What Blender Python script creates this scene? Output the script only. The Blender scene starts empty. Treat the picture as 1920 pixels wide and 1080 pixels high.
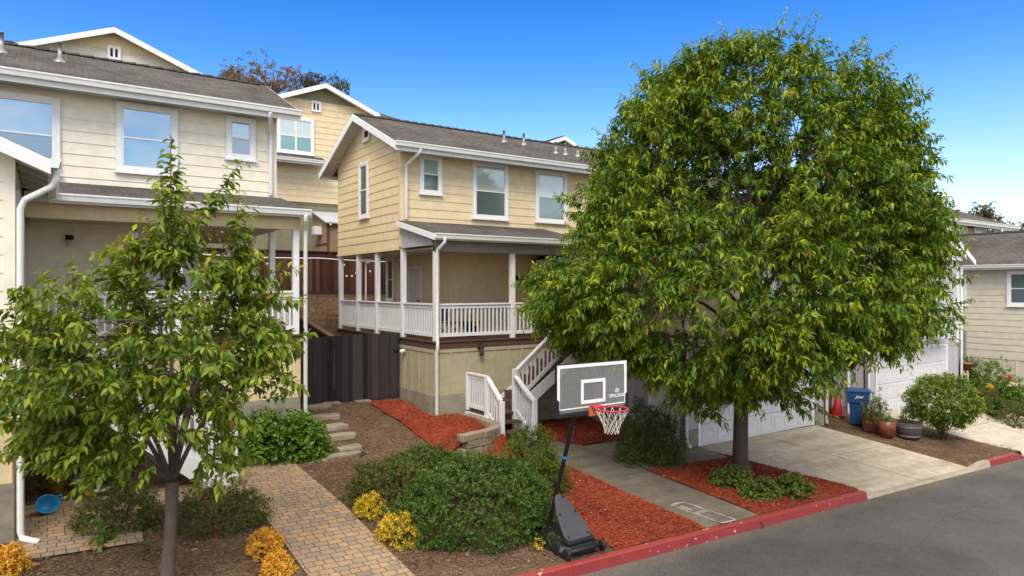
import bpy, bmesh, math, random
import numpy as np
from mathutils import Vector, noise
R_ = math.radians
random.seed(7); rng = np.random.default_rng(7)
scene = bpy.context.scene
COL = scene.collection
LIFT = 4.15                                    # everything is measured from eye height, then raised at the end

# ------------------------------------------------------------------ view geometry (street runs along +X, lots lie along +Y)
YAW = R_(34.2); FPX = 1280.0
Fv = Vector((math.sin(YAW), math.cos(YAW), 0)); Rv = Vector((math.cos(YAW), -math.sin(YAW), 0))
def ray(px): 
    u = (px - 960) / FPX
    return Fv + Rv * u
def atY(px, py, Y):
    d = ray(px); t = Y / d.y
    return Vector((d.x * t, Y, (540 - py) / FPX * t))
def atX(px, py, X):
    d = ray(px); t = X / d.x
    return Vector((X, d.y * t, (540 - py) / FPX * t))
def atD(px, py, t):
    d = ray(px)
    return Vector((d.x * t, d.y * t, (540 - py) / FPX * t))

# ------------------------------------------------------------------ terrain
def interp(x, xs, ys): return float(np.interp(x, xs, ys))
def sstep(a, b, x):
    t = min(1, max(0, (x - a) / (b - a))); return t * t * (3 - 2 * t)
KY = 7.7                                       # back edge of the kerb
def kerb_z(X): return -4.0 - 0.033 * (max(-30, min(X, 60)) - 7.3)
def road_z(X): return kerb_z(X) - 0.15
WY = [7.7, 9, 11, 14, 15.2, 16.5, 17.4, 22, 26.2]; WR = [0, .08, .27, .36, .72, .93, .99, 1.15, 1.25]
EY = [7.7, 9.8, 11.5, 14, 15.4, 18, 26.2]
def g(X, Y):
    k = kerb_z(X)
    if Y < KY: return k
    w = interp(Y, WY, WR) + .30 * sstep(7.2, 7.9, X) * sstep(12.95, 13.2, Y) * (1 - sstep(14.2, 15.6, Y))
    e = interp(Y, EY, [0, .13, .26 + .0157 * max(0, X - 13), .36 + .0157 * max(0, X - 13), .40 + .0157 * max(0, X - 13), .5, .6])
    return k + w + (e - w) * sstep(8.72, 8.95, X)
def hit(px, py):
    d = ray(px); lo, hi = 2.0, 60.0
    t = 4.0
    while t < 60:
        if (540 - py) / FPX * t < g(d.x * t, d.y * t): break
        t += .25
    lo, hi = t - .25, t
    for _ in range(24):
        m = (lo + hi) / 2
        if (540 - py) / FPX * m < g(d.x * m, d.y * m): hi = m
        else: lo = m
    return Vector((d.x * hi, d.y * hi, g(d.x * hi, d.y * hi)))

# ------------------------------------------------------------------ materials
def newmat(name):
    m = bpy.data.materials.new(name); m.use_nodes = True
    nt = m.node_tree; b = nt.nodes['Principled BSDF']
    return m, nt, b
def N(nt, t, **kw):
    n = nt.nodes.new(t)
    for k, v in kw.items(): setattr(n, k, v)
    return n
def rgba(c): return (c[0], c[1], c[2], 1)
def coords(nt, scale=(1, 1, 1), rot=(0, 0, 0)):
    tc = N(nt, 'ShaderNodeTexCoord'); mp = N(nt, 'ShaderNodeMapping')
    mp.inputs['Scale'].default_value = scale; mp.inputs['Rotation'].default_value = rot
    nt.links.new(tc.outputs['Object'], mp.inputs['Vector']); return mp.outputs['Vector']
def noise_n(nt, vec, scale, detail=4, rough=.6):
    n = N(nt, 'ShaderNodeTexNoise'); n.inputs['Scale'].default_value = scale
    n.inputs['Detail'].default_value = detail; n.inputs['Roughness'].default_value = rough
    nt.links.new(vec, n.inputs['Vector']); return n
def ramp(nt, fac, stops):
    r = N(nt, 'ShaderNodeValToRGB'); e = r.color_ramp.elements
    while len(e) < len(stops): e.new(.5)
    for i, (p, c) in enumerate(stops): e[i].position = p; e[i].color = rgba(c)
    nt.links.new(fac, r.inputs['Fac']); return r.outputs['Color']
def mixc(nt, fac, a, b, blend='MIX'):
    m = N(nt, 'ShaderNodeMix', data_type='RGBA', blend_type=blend)
    for s, v in ((m.inputs[0], fac), (m.inputs[6], a), (m.inputs[7], b)):
        if hasattr(v, 'is_output') or isinstance(v, bpy.types.NodeSocket): nt.links.new(v, s)
        elif isinstance(v, (int, float)): s.default_value = v
        else: s.default_value = rgba(v)
    return m.outputs[2]
def bump(nt, b, h, strength=.3, dist=.01):
    bn = N(nt, 'ShaderNodeBump'); bn.inputs['Strength'].default_value = strength; bn.inputs['Distance'].default_value = dist
    nt.links.new(h, bn.inputs['Height']); nt.links.new(bn.outputs['Normal'], b.inputs['Normal'])
def pmat(name, col, rough=.6, var=.18, scale=1.3, stretch=(1, 1, 1), bmp=.15, bscale=60, spec=.3, col2=None, metal=0, dist=.004):
    m, nt, b = newmat(name)
    v = coords(nt, stretch)
    n1 = noise_n(nt, v, scale, 6, .65); n2 = noise_n(nt, v, scale * 9, 4)
    c2 = col2 or tuple(c * (1 - var) for c in col)
    c = ramp(nt, n1.outputs['Fac'], [(.3, c2), (.65, col)])
    c = mixc(nt, .35, c, ramp(nt, n2.outputs['Fac'], [(.35, tuple(x * .8 for x in c2)), (.65, tuple(min(1, x * 1.1) for x in col))]))
    nt.links.new(c, b.inputs['Base Color'])
    b.inputs['Roughness'].default_value = rough; b.inputs['Specular IOR Level'].default_value = spec; b.inputs['Metallic'].default_value = metal
    if bmp: bump(nt, b, noise_n(nt, v, bscale, 5).outputs['Fac'], bmp, dist)
    return m
def shingle(name, axis, colA, colB):
    m, nt, b = newmat(name)
    tc = N(nt, 'ShaderNodeTexCoord'); sp = N(nt, 'ShaderNodeSeparateXYZ'); nt.links.new(tc.outputs['Object'], sp.inputs[0])
    cb = N(nt, 'ShaderNodeCombineXYZ')
    nt.links.new(sp.outputs[axis], cb.inputs[0])
    mz = N(nt, 'ShaderNodeMath', operation='MULTIPLY'); mz.inputs[1].default_value = 2.45; nt.links.new(sp.outputs[2], mz.inputs[0])
    nt.links.new(mz.outputs[0], cb.inputs[1])
    br = N(nt, 'ShaderNodeTexBrick'); nt.links.new(cb.outputs[0], br.inputs['Vector'])
    br.inputs['Scale'].default_value = 1; br.inputs['Brick Width'].default_value = .24; br.inputs['Row Height'].default_value = .16
    br.inputs['Mortar Size'].default_value = .014; br.inputs['Mortar Smooth'].default_value = .4; br.offset = .37
    br.inputs['Color1'].default_value = rgba(colA); br.inputs['Color2'].default_value = rgba(colB); br.inputs['Mortar'].default_value = rgba(tuple(c * .35 for c in colA))
    n1 = noise_n(nt, cb.outputs[0], 14, 5); n2 = noise_n(nt, tc.outputs['Object'], .7, 3)
    c = mixc(nt, .4, br.outputs['Color'], ramp(nt, n1.outputs['Fac'], [(.3, tuple(x * .55 for x in colA)), (.7, tuple(x * 1.35 for x in colB))]))
    c = mixc(nt, .3, c, ramp(nt, n2.outputs['Fac'], [(.35, tuple(x * .8 for x in colA)), (.65, tuple(x * 1.2 for x in colB))]))
    nt.links.new(c, b.inputs['Base Color']); b.inputs['Roughness'].default_value = .95; b.inputs['Specular IOR Level'].default_value = .1
    a = N(nt, 'ShaderNodeMath', operation='SUBTRACT'); nt.links.new(n1.outputs['Fac'], a.inputs[0]); nt.links.new(br.outputs['Fac'], a.inputs[1])
    bump(nt, b, a.outputs[0], .7, .02)
    return m
def mulch(name, cols, scale=26, litter=None):
    m, nt, b = newmat(name)
    v = coords(nt); wob = noise_n(nt, v, 9, 4)
    vv = N(nt, 'ShaderNodeVectorMath', operation='MULTIPLY_ADD'); nt.links.new(wob.outputs['Color'], vv.inputs[0]); vv.inputs[1].default_value = (.12, .12, .12); nt.links.new(v, vv.inputs[2])
    vo = N(nt, 'ShaderNodeTexVoronoi'); vo.inputs['Scale'].default_value = scale; nt.links.new(vv.outputs[0], vo.inputs['Vector'])
    vo2 = N(nt, 'ShaderNodeTexVoronoi'); vo2.inputs['Scale'].default_value = scale * 2.3; nt.links.new(vv.outputs[0], vo2.inputs['Vector'])
    sp = N(nt, 'ShaderNodeSeparateColor'); nt.links.new(vo.outputs['Color'], sp.inputs[0])
    sp2 = N(nt, 'ShaderNodeSeparateColor'); nt.links.new(vo2.outputs['Color'], sp2.inputs[0])
    k = len(cols)
    c1 = ramp(nt, sp.outputs[0], [(i / (k - 1), c) for i, c in enumerate(cols)])
    c2 = ramp(nt, sp2.outputs[1], [(i / (k - 1), c) for i, c in enumerate(cols)])
    c = mixc(nt, .5, c1, c2)
    big = noise_n(nt, v, .9, 5, .7)
    c = mixc(nt, .4, c, ramp(nt, big.outputs['Fac'], [(.3, cols[0]), (.55, cols[-2]), (.75, cols[-1])]))
    nt.links.new(c, b.inputs['Base Color']); b.inputs['Roughness'].default_value = .95; b.inputs['Specular IOR Level'].default_value = .08
    bump(nt, b, vo.outputs['Distance'], .9, .03)
    return m
def pavers(name):
    m, nt, b = newmat(name)
    v = coords(nt)
    wv = N(nt, 'ShaderNodeVectorMath', operation='MULTIPLY_ADD'); wn = noise_n(nt, v, 5, 3); nt.links.new(wn.outputs['Color'], wv.inputs[0]); wv.inputs[1].default_value = (.016, .016, 0); nt.links.new(v, wv.inputs[2])
    br = N(nt, 'ShaderNodeTexBrick'); nt.links.new(wv.outputs[0], br.inputs['Vector']); br.offset = .5; br.offset_frequency = 2; br.squash = .68; br.squash_frequency = 3
    br.inputs['Scale'].default_value = 1; br.inputs['Brick Width'].default_value = .205; br.inputs['Row Height'].default_value = .138
    br.inputs['Mortar Size'].default_value = .0065; br.inputs['Mortar Smooth'].default_value = .25; br.inputs['Bias'].default_value = .0
    br.inputs['Color1'].default_value = (.50, .33, .19, 1); br.inputs['Color2'].default_value = (.25, .215, .175, 1); br.inputs['Mortar'].default_value = (.10, .08, .055, 1)
    n1 = noise_n(nt, v, 2.3, 4); n2 = noise_n(nt, v, 60, 4); n3 = noise_n(nt, v, .8, 5, .7)
    c = mixc(nt, .3, br.outputs['Color'], ramp(nt, n1.outputs['Fac'], [(.35, (.27, .22, .17)), (.65, (.52, .35, .20))]))
    c = mixc(nt, br.outputs['Fac'], c, (.085, .07, .045))
    c = mixc(nt, .4, c, ramp(nt, n3.outputs['Fac'], [(.3, (.55, .53, .5)), (.7, (1, 1, 1))]), 'MULTIPLY')
    c = mixc(nt, .3, c, ramp(nt, n2.outputs['Fac'], [(.3, (.6, .6, .6)), (.7, (1, 1, 1))]), 'MULTIPLY')
    nt.links.new(c, b.inputs['Base Color']); b.inputs['Roughness'].default_value = .85; b.inputs['Specular IOR Level'].default_value = .2
    s = N(nt, 'ShaderNodeMath', operation='SUBTRACT'); s.inputs[0].default_value = 1; nt.links.new(br.outputs['Fac'], s.inputs[1])
    bump(nt, b, s.outputs[0], .6, .012)
    return m
def asphalt():
    m, nt, b = newmat('asphalt'); v = coords(nt)
    n1 = noise_n(nt, v, 75, 4, .85); n2 = noise_n(nt, v, .55, 6, .65); n3 = noise_n(nt, v, 6, 5)
    c = ramp(nt, n1.outputs['Fac'], [(.32, (.040, .039, .037)), (.50, (.098, .094, .089)), (.68, (.29, .28, .265))])
    c = mixc(nt, .7, c, ramp(nt, n2.outputs['Fac'], [(.3, (.55, .55, .55)), (.7, (1.1, 1.06, 1.0))]), 'MULTIPLY')
    c = mixc(nt, .35, c, ramp(nt, n3.outputs['Fac'], [(.3, (.6, .6, .6)), (.7, (1, 1, 1))]), 'MULTIPLY')
    n4 = noise_n(nt, v, .28, 3, .5); n5 = noise_n(nt, v, 1.7, 5, .7)
    c = mixc(nt, .5, c, ramp(nt, n4.outputs['Fac'], [(.44, (.72, .72, .73)), (.5, (1, 1, 1))]), 'MULTIPLY')          # old patching
    c = mixc(nt, .8, c, ramp(nt, n5.outputs['Fac'], [(.24, (.45, .44, .43)), (.33, (1, 1, 1))]), 'MULTIPLY')         # oil drips
    sp = N(nt, 'ShaderNodeSeparateXYZ'); nt.links.new(v, sp.inputs[0])
    mr = N(nt, 'ShaderNodeMapRange'); mr.inputs['From Min'].default_value = 7.15; mr.inputs['From Max'].default_value = 7.56; nt.links.new(sp.outputs[1], mr.inputs['Value'])
    dm = N(nt, 'ShaderNodeMath', operation='MULTIPLY'); nt.links.new(mr.outputs[0], dm.inputs[0]); nt.links.new(n3.outputs['Fac'], dm.inputs[1])
    c = mixc(nt, dm.outputs[0], c, (.19, .155, .115))                                                                # grit washed against the kerb
    nt.links.new(c, b.inputs['Base Color']); b.inputs['Roughness'].default_value = .88; b.inputs['Specular IOR Level'].default_value = .25
    bump(nt, b, n1.outputs['Fac'], .5, .01); return m
def concrete(name, a, b_, stain=.5, sc=1.0):
    m, nt, b = newmat(name); v = coords(nt); vs = coords(nt, (.35, 1.6, 1))
    n1 = noise_n(nt, vs, 1.3 * sc, 7, .7); n2 = noise_n(nt, v, 45, 4, .7); n3 = noise_n(nt, v, 4, 6, .7)
    c = ramp(nt, n1.outputs['Fac'], [(.32, a), (.62, b_)])
    c = mixc(nt, stain, c, ramp(nt, n3.outputs['Fac'], [(.33, (.5, .47, .42)), (.6, (1, 1, 1))]), 'MULTIPLY')
    c = mixc(nt, .35, c, ramp(nt, n2.outputs['Fac'], [(.3, (.7, .7, .7)), (.7, (1, 1, 1))]), 'MULTIPLY')
    nt.links.new(c, b.inputs['Base Color']); b.inputs['Roughness'].default_value = .9; b.inputs['Specular IOR Level'].default_value = .2
    bump(nt, b, n2.outputs['Fac'], .3, .004); return m
def red_kerb():
    m, nt, b = newmat('red_kerb_paint'); v = coords(nt)
    n1 = noise_n(nt, v, 2.2, 6, .7); n2 = noise_n(nt, v, 7, 6, .75); n3 = noise_n(nt, v, 50, 4)
    c = ramp(nt, n1.outputs['Fac'], [(.3, (.17, .012, .015)), (.7, (.27, .020, .024))])
    geo = N(nt, 'ShaderNodeNewGeometry'); sp = N(nt, 'ShaderNodeSeparateXYZ'); nt.links.new(geo.outputs['Normal'], sp.inputs[0])
    up = N(nt, 'ShaderNodeMath', operation='MULTIPLY'); nt.links.new(sp.outputs[2], up.inputs[0]); up.inputs[1].default_value = .55; up.use_clamp = True
    c = mixc(nt, up.outputs[0], c, (.37, .065, .052))     # upward faces are mixed pinker than the front face
    chips = ramp(nt, n2.outputs['Fac'], [(.625, (0, 0, 0)), (.64, (1, 1, 1))])
    c = mixc(nt, chips, c, (.55, .5, .42))
    c = mixc(nt, .3, c, ramp(nt, n3.outputs['Fac'], [(.3, (.6, .6, .6)), (.7, (1, 1, 1))]), 'MULTIPLY')
    nt.links.new(c, b.inputs['Base Color']); b.inputs['Roughness'].default_value = .7
    bump(nt, b, n3.outputs['Fac'], .4, .006); return m
def planks(name, axis, w, a, b_, rough=.85):
    """vertical boards: tone steps board by board, grain runs along z"""
    m, nt, b = newmat(name)
    tc = N(nt, 'ShaderNodeTexCoord'); sp = N(nt, 'ShaderNodeSeparateXYZ'); nt.links.new(tc.outputs['Object'], sp.inputs[0])
    dv = N(nt, 'ShaderNodeMath', operation='DIVIDE'); dv.inputs[1].default_value = w; nt.links.new(sp.outputs[axis], dv.inputs[0])
    fl = N(nt, 'ShaderNodeMath', operation='FLOOR'); nt.links.new(dv.outputs[0], fl.inputs[0])
    wn = N(nt, 'ShaderNodeTexWhiteNoise', noise_dimensions='1D'); nt.links.new(fl.outputs[0], wn.inputs['W'])
    v = coords(nt, (14, 14, .7)); n1 = noise_n(nt, v, 2.2, 6, .7)
    c = ramp(nt, wn.outputs['Value'], [(0, a), (1, b_)])
    c = mixc(nt, .6, c, ramp(nt, n1.outputs['Fac'], [(.3, (.30, .28, .28)), (.7, (1.15, 1.12, 1.1))]), 'MULTIPLY')
    nt.links.new(c, b.inputs['Base Color']); b.inputs['Roughness'].default_value = rough; b.inputs['Specular IOR Level'].default_value = .15
    bump(nt, b, n1.outputs['Fac'], .4, .006); return m
def glass(name, tint, gloss=.45, rough=.02, wav=.02):
    """coated double glazing: part of the light mirrored, the rest a base tint imitating reflection, blind and dim room"""
    m, nt, b = newmat(name); v = coords(nt); n1 = noise_n(nt, v, 1.1, 3); 
    c = ramp(nt, n1.outputs['Fac'], [(.3, tuple(x * .8 for x in tint)), (.7, tint)])
    nt.links.new(c, b.inputs['Base Color']); b.inputs['Roughness'].default_value = .35
    gl = N(nt, 'ShaderNodeBsdfGlossy'); gl.inputs['Roughness'].default_value = rough; gl.inputs['Color'].default_value = (.66, .82, .92, 1)
    bn = N(nt, 'ShaderNodeBump'); bn.inputs['Strength'].default_value = .04; bn.inputs['Distance'].default_value = .02; nt.links.new(n1.outputs['Fac'], bn.inputs['Height']); nt.links.new(bn.outputs['Normal'], gl.inputs['Normal'])
    mx = N(nt, 'ShaderNodeMixShader'); mx.inputs[0].default_value = gloss
    nt.links.new(b.outputs[0], mx.inputs[1]); nt.links.new(gl.outputs[0], mx.inputs[2]); nt.links.new(mx.outputs[0], nt.nodes['Material Output'].inputs['Surface'])
    return m
def leafmat(name, dark, light, young, rough=.42, trans=.22, spec=.4, odd=None):
    m, nt, b = newmat(name)
    geo = N(nt, 'ShaderNodeNewGeometry'); at = N(nt, 'ShaderNodeAttribute', attribute_name='tint')
    v = coords(nt); n1 = noise_n(nt, v, 1.6, 4)
    c = ramp(nt, geo.outputs['Random Per Island'], [(0, dark), (1, light)])
    c = mixc(nt, .35, c, ramp(nt, n1.outputs['Fac'], [(.35, dark), (.65, light)]))
    c = mixc(nt, at.outputs['Fac'], c, young)
    t2 = N(nt, 'ShaderNodeMath', operation='SUBTRACT'); nt.links.new(at.outputs['Fac'], t2.inputs[0]); t2.inputs[1].default_value = 1.0; t2.use_clamp = True
    c = mixc(nt, t2.outputs[0], c, (.22, .075, .03))            # bronze new growth on some shoots
    if odd:
        r2 = N(nt, 'ShaderNodeMath', operation='GREATER_THAN'); r2.inputs[1].default_value = odd[0]; nt.links.new(geo.outputs['Random Per Island'], r2.inputs[0])
        c = mixc(nt, r2.outputs[0], c, odd[1])
    nt.links.new(c, b.inputs['Base Color']); b.inputs['Roughness'].default_value = rough; b.inputs['Specular IOR Level'].default_value = spec
    tr = N(nt, 'ShaderNodeBsdfTranslucent')
    tcol = mixc(nt, 1, c, (1.5, 1.45, .6), 'MULTIPLY'); nt.links.new(tcol, tr.inputs['Color'])
    mx = N(nt, 'ShaderNodeMixShader'); mx.inputs[0].default_value = trans
    nt.links.new(b.outputs[0], mx.inputs[1]); nt.links.new(tr.outputs[0], mx.inputs[2]); nt.links.new(mx.outputs[0], nt.nodes['Material Output'].inputs['Surface'])
    return m

M = {}
M['cream'] = pmat('cream_siding', (.82, .77, .635), .6, .06, .5, (1, 1, 1), .06, 50)
M['yellow'] = pmat('yellow_siding', (.75, .62, .385), .6, .06, .5, (1, 1, 1), .06, 50)
M['greige'] = pmat('grey_beige_siding', (.64, .61, .50), .6, .07, .5)
M['paleg'] = pmat('pale_grey_siding', (.54, .54, .56), .6, .06, .5)
M['stone'] = pmat('stone_siding', (.62, .58, .47), .6, .07, .5)
M['creampanel'] = pmat('cream_panel', (.68, .56, .33), .6, .08, .6)
M['olive'] = pmat('olive_panel', (.43, .38, .25), .65, .1, .7)
M['sage'] = pmat('sage_panel', (.25, .235, .15), .7, .1, .7)
M['mauve'] = pmat('mauve_panel', (.46, .44, .46), .6, .06, .7)
M['taupe'] = pmat('taupe_panel', (.32, .28, .25), .6, .08, .7)
M['white'] = pmat('white_trim', (.80, .80, .80), .5, .02, 1.5, bmp=.05)
M['whitew'] = pmat('white_rail_paint', (.78, .78, .79), .5, .12, 3, bmp=.1)
M['gutter'] = pmat('white_gutter', (.74, .76, .73), .4, .03, 1.0, bmp=.03)
M['soffit'] = pmat('soffit_paint', (.58, .56, .53), .7, .08, 1)
M['soffitw'] = pmat('porch_soffit', (.58, .50, .37), .7, .1, 1)
M['shX'] = shingle('shingles_along_street', 0, (.046, .042, .040), (.135, .123, .114))
M['shY'] = shingle('shingles_along_lot', 1, (.046, .042, .040), (.135, .123, .114))
M['ridge'] = pmat('ridge_shingle', (.04, .036, .034), .95, .3, 8)
M['found'] = concrete('foundation_concrete', (.22, .20, .16), (.36, .33, .26), .5, 2)
M['deck'] = pmat('deck_board', (.12, .065, .045), .75, .4, 2, (6, 6, 1))
M['door'] = pmat('door_paint', (.66, .65, .66), .5, .05, 1)
M['garage'] = pmat('garage_door_paint', (.66, .66, .66), .5, .05, .8)
M['black'] = pmat('black_metal', (.015, .015, .016), .4, .2, 4, bmp=.05)
M['galv'] = pmat('galvanised_steel', (.33, .34, .34), .4, .2, 4, metal=.6)
M['gTop'] = glass('glazing_sky', (.07, .13, .17), .42)
M['gDark'] = glass('glazing_screened', (.05, .06, .07), .30, .12)
M['gMint'] = glass('glazing_reflection_and_blind', (.40, .52, .43), .2)  # greenish tint mixes painted reflection with the blind
M['gGrey'] = glass('glazing_insect_screen', (.10, .14, .11), .22, .15)
M['gTeal'] = glass('glazing_teal', (.03, .22, .15), .25)
M['gWhite'] = glass('glazing_white_reflection_and_blind', (.52, .60, .54), .2)  # pale greenish base holds reflection as well as blind
M['gGreen'] = glass('glazing_green', (.05, .09, .06), .18)
M['darkroom'] = pmat('dark_opening', (.02, .018, .016), .9, .3, 2)
M['fencedark'] = planks('weathered_fence', 0, .14, (.024, .019, .020), (.075, .062, .058))
M['fencered'] = planks('redwood_fence', 0, .14, (.055, .026, .016), (.17, .085, .05))
M['fencecap'] = pmat('redwood_cap', (.19, .095, .06), .8, .3, 3)
M['fencecapd'] = pmat('dark_redwood', (.06, .025, .02), .8, .3, 3)
M['shed'] = planks('shed_plywood', 0, 1.2, (.34, .24, .15), (.40, .28, .18))
M['shedroof'] = pmat('shed_roof', (.48, .50, .53), .6, .1, 2)
M['asphalt'] = asphalt()
M['drive'] = concrete('driveway_concrete', (.38, .325, .24), (.56, .495, .385), .5)
M['drive2'] = concrete('driveway_concrete_pale', (.46, .40, .31), (.62, .56, .46), .4)
M['apron'] = concrete('apron_concrete', (.30, .26, .19), (.46, .41, .32), .5)
M['walk'] = concrete('walk_concrete', (.14, .122, .095), (.22, .19, .145), .45, 1.6)
M['landing'] = concrete('landing_concrete', (.22, .18, .135), (.30, .255, .19), .45, 1.6)
M['redk'] = red_kerb()
M['pave'] = pavers('tan_pavers')
M['soil'] = mulch('brown_bark_mulch', [(.035, .022, .014), (.09, .055, .034), (.16, .10, .06), (.33, .24, .15)], 24)
M['redm'] = mulch('red_bark_mulch', [(.035, .009, .007), (.18, .030, .016), (.30, .054, .027), (.42, .12, .055)], 22)
M['chip'] = mulch('loose_bark', [(.04, .025, .018), (.10, .065, .04), (.19, .13, .085), (.34, .26, .18)], 12)
M['redchip'] = mulch('loose_red_bark', [(.07, .016, .011), (.25, .040, .021), (.37, .075, .035), (.48, .17, .09)], 12)
M['stonew'] = concrete('retaining_block', (.24, .19, .13), (.40, .33, .25), .6, 3)
M['flag'] = concrete('flagstone', (.22, .19, .14), (.38, .33, .26), .6, 2)
M['brownblock'] = concrete('brown_block', (.12, .075, .04), (.21, .135, .075), .6, 2)
M['bark'] = pmat('tree_bark', (.20, .15, .115), .9, .45, 3, (5, 5, 1), .8, 20, dist=.015)
M['barkd'] = pmat('dark_tree_bark', (.115, .082, .06), .9, .45, 3, (5, 5, 1), .8, 20, dist=.015)
M['twig'] = pmat('twig_bark', (.12, .07, .04), .8, .3, 8)
# ------------------------------------------------------------------ mesh builder
BASE = {}
class MB:
    def __init__(s): s.v = []; s.f = []; s.sm = []
    def add(s, vs, fs, smooth=False):
        o = len(s.v); s.v += [tuple(p) for p in vs]
        s.f += [tuple(i + o for i in f) for f in fs]; s.sm += [smooth] * len(fs); return s
    def poly(s, pts): return s.add(pts, [tuple(range(len(pts)))])
    def box(s, x0, y0, z0, x1, y1, z1):
        x0, x1 = min(x0, x1), max(x0, x1); y0, y1 = min(y0, y1), max(y0, y1); z0, z1 = min(z0, z1), max(z0, z1)
        return s.add([(x0, y0, z0), (x1, y0, z0), (x1, y1, z0), (x0, y1, z0), (x0, y0, z1), (x1, y0, z1), (x1, y1, z1), (x0, y1, z1)],
                     [(3, 2, 1, 0), (4, 5, 6, 7), (0, 1, 5, 4), (1, 2, 6, 5), (2, 3, 7, 6), (3, 0, 4, 7)])
    def prism(s, pts, ext):
        n = len(pts); e = Vector(ext); P = [Vector(p) for p in pts]
        return s.add(P + [p + e for p in P], [tuple(range(n - 1, -1, -1)), tuple(range(n, 2 * n))] + [(i, (i + 1) % n, n + (i + 1) % n, n + i) for i in range(n)])
    def beam(s, a, b, w, h, up=(0, 0, 1)):
        a, b = Vector(a), Vector(b); d = (b - a).normalized(); up = Vector(up)
        sd = d.cross(up).normalized(); up = sd.cross(d).normalized()
        q = [a + sd * (w / 2 * i) + up * (h / 2 * j) for i, j in ((-1, -1), (1, -1), (1, 1), (-1, 1))]
        return s.prism(q, b - a)
    def tube(s, pts, rad, n=8, caps=True, smooth=True):
        P = [Vector(p) for p in pts]; k = len(P)
        if not hasattr(rad, '__len__'): rad = [rad] * k
        vs = []; prev = None
        for i, p in enumerate(P):
            d = (P[min(i + 1, k - 1)] - P[max(i - 1, 0)]).normalized()
            if prev is None: a = d.orthogonal().normalized()
            else:
                a = prev - d * prev.dot(d)
                a = a.normalized() if a.length > 1e-6 else d.orthogonal().normalized()
            prev = a; b = d.cross(a)
            for j in range(n):
                t = 2 * math.pi * (j + .5) / n; vs.append(p + (a * math.cos(t) + b * math.sin(t)) * rad[i])
        fs = [(i * n + j, i * n + (j + 1) % n, (i + 1) * n + (j + 1) % n, (i + 1) * n + j) for i in range(k - 1) for j in range(n)]
        if caps: fs += [tuple(range(n - 1, -1, -1)), tuple((k - 1) * n + j for j in range(n))]
        return s.add(vs, fs, smooth)
    def lathe(s, prof, c, n=24, smooth=True, sx=1, sy=1):
        c = Vector(c); vs = [c + Vector((r * math.cos(2 * math.pi * j / n) * sx, r * math.sin(2 * math.pi * j / n) * sy, z)) for r, z in prof for j in range(n)]
        fs = [(i * n + j, i * n + (j + 1) % n, (i + 1) * n + (j + 1) % n, (i + 1) * n + j) for i in range(len(prof) - 1) for j in range(n)]
        return s.add(vs, fs, smooth)
    def build(s, name, mat, parent=None, bev=0):
        me = bpy.data.meshes.new(name); off = BASE.get(parent.name, Vector()) if parent else Vector()
        me.from_pydata([tuple(Vector(p) - off) for p in s.v], [], s.f); me.update()
        me.polygons.foreach_set('use_smooth', s.sm)
        for m in (mat if isinstance(mat, list) else [mat]): me.materials.append(m)
        o = bpy.data.objects.new(name, me); COL.objects.link(o)
        if parent: o.parent = parent; BASE[o.name] = off
        if bev:
            b = o.modifiers.new('bevel', 'BEVEL'); b.width = bev; b.segments = 2; b.limit_method = 'ANGLE'
        return o
def tag(o, label=None, cat=None, group=None, kind=None):
    if label: o['label'] = label
    if cat: o['category'] = cat
    if group: o['group'] = group
    if kind: o['kind'] = kind
    return o
def thing(name, loc, label, cat, group=None, rz=0):
    o = bpy.data.objects.new(name, None); COL.objects.link(o); o.location = loc; o.empty_display_size = .2
    o.rotation_euler = (0, 0, rz); BASE[o.name] = Vector(loc) if not rz else Vector()
    return tag(o, label, cat, group)
def local(name, loc, label, cat, group=None, rz=0):      # parts of this one are given in its own coordinates
    o = thing(name, loc, label, cat, group, 0); o.rotation_euler = (0, 0, rz); BASE[o.name] = Vector(); return o
def np_mesh(name, V, T, mat, parent=None, tint=None):
    me = bpy.data.meshes.new(name); V = np.asarray(V, np.float32); T = np.asarray(T, np.int32)
    off = BASE.get(parent.name, Vector()) if parent else Vector()
    V = V - np.array(off, np.float32)
    me.vertices.add(len(V)); me.vertices.foreach_set('co', V.ravel())
    me.loops.add(T.size); me.loops.foreach_set('vertex_index', T.ravel())
    me.polygons.add(len(T)); me.polygons.foreach_set('loop_start', np.arange(0, T.size, T.shape[1], dtype=np.int32))
    me.update(calc_edges=True)
    if tint is not None:
        a = me.attributes.new('tint', 'FLOAT', 'POINT'); a.data.foreach_set('value', np.asarray(tint, np.float32))
    me.materials.append(mat)
    o = bpy.data.objects.new(name, me); COL.objects.link(o)
    if parent: o.parent = parent; BASE[o.name] = off
    return o
Z = Vector((0, 0, 1))
def clip_band(poly, z0, z1):
    def half(P, f):
        out = []
        for i, a in enumerate(P):
            b = P[(i + 1) % len(P)]; fa, fb = f(a), f(b)
            if fa >= 0: out.append(a)
            if (fa >= 0) != (fb >= 0):
                t = fa / (fa - fb); out.append((a[0] + (b[0] - a[0]) * t, a[1] + (b[1] - a[1]) * t))
        return out
    P = half(poly, lambda p: p[1] - z0 + 1e-9)
    return half(P, lambda p: z1 + 1e-9 - p[1]) if P else P
LAPR = random.Random(11)
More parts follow.
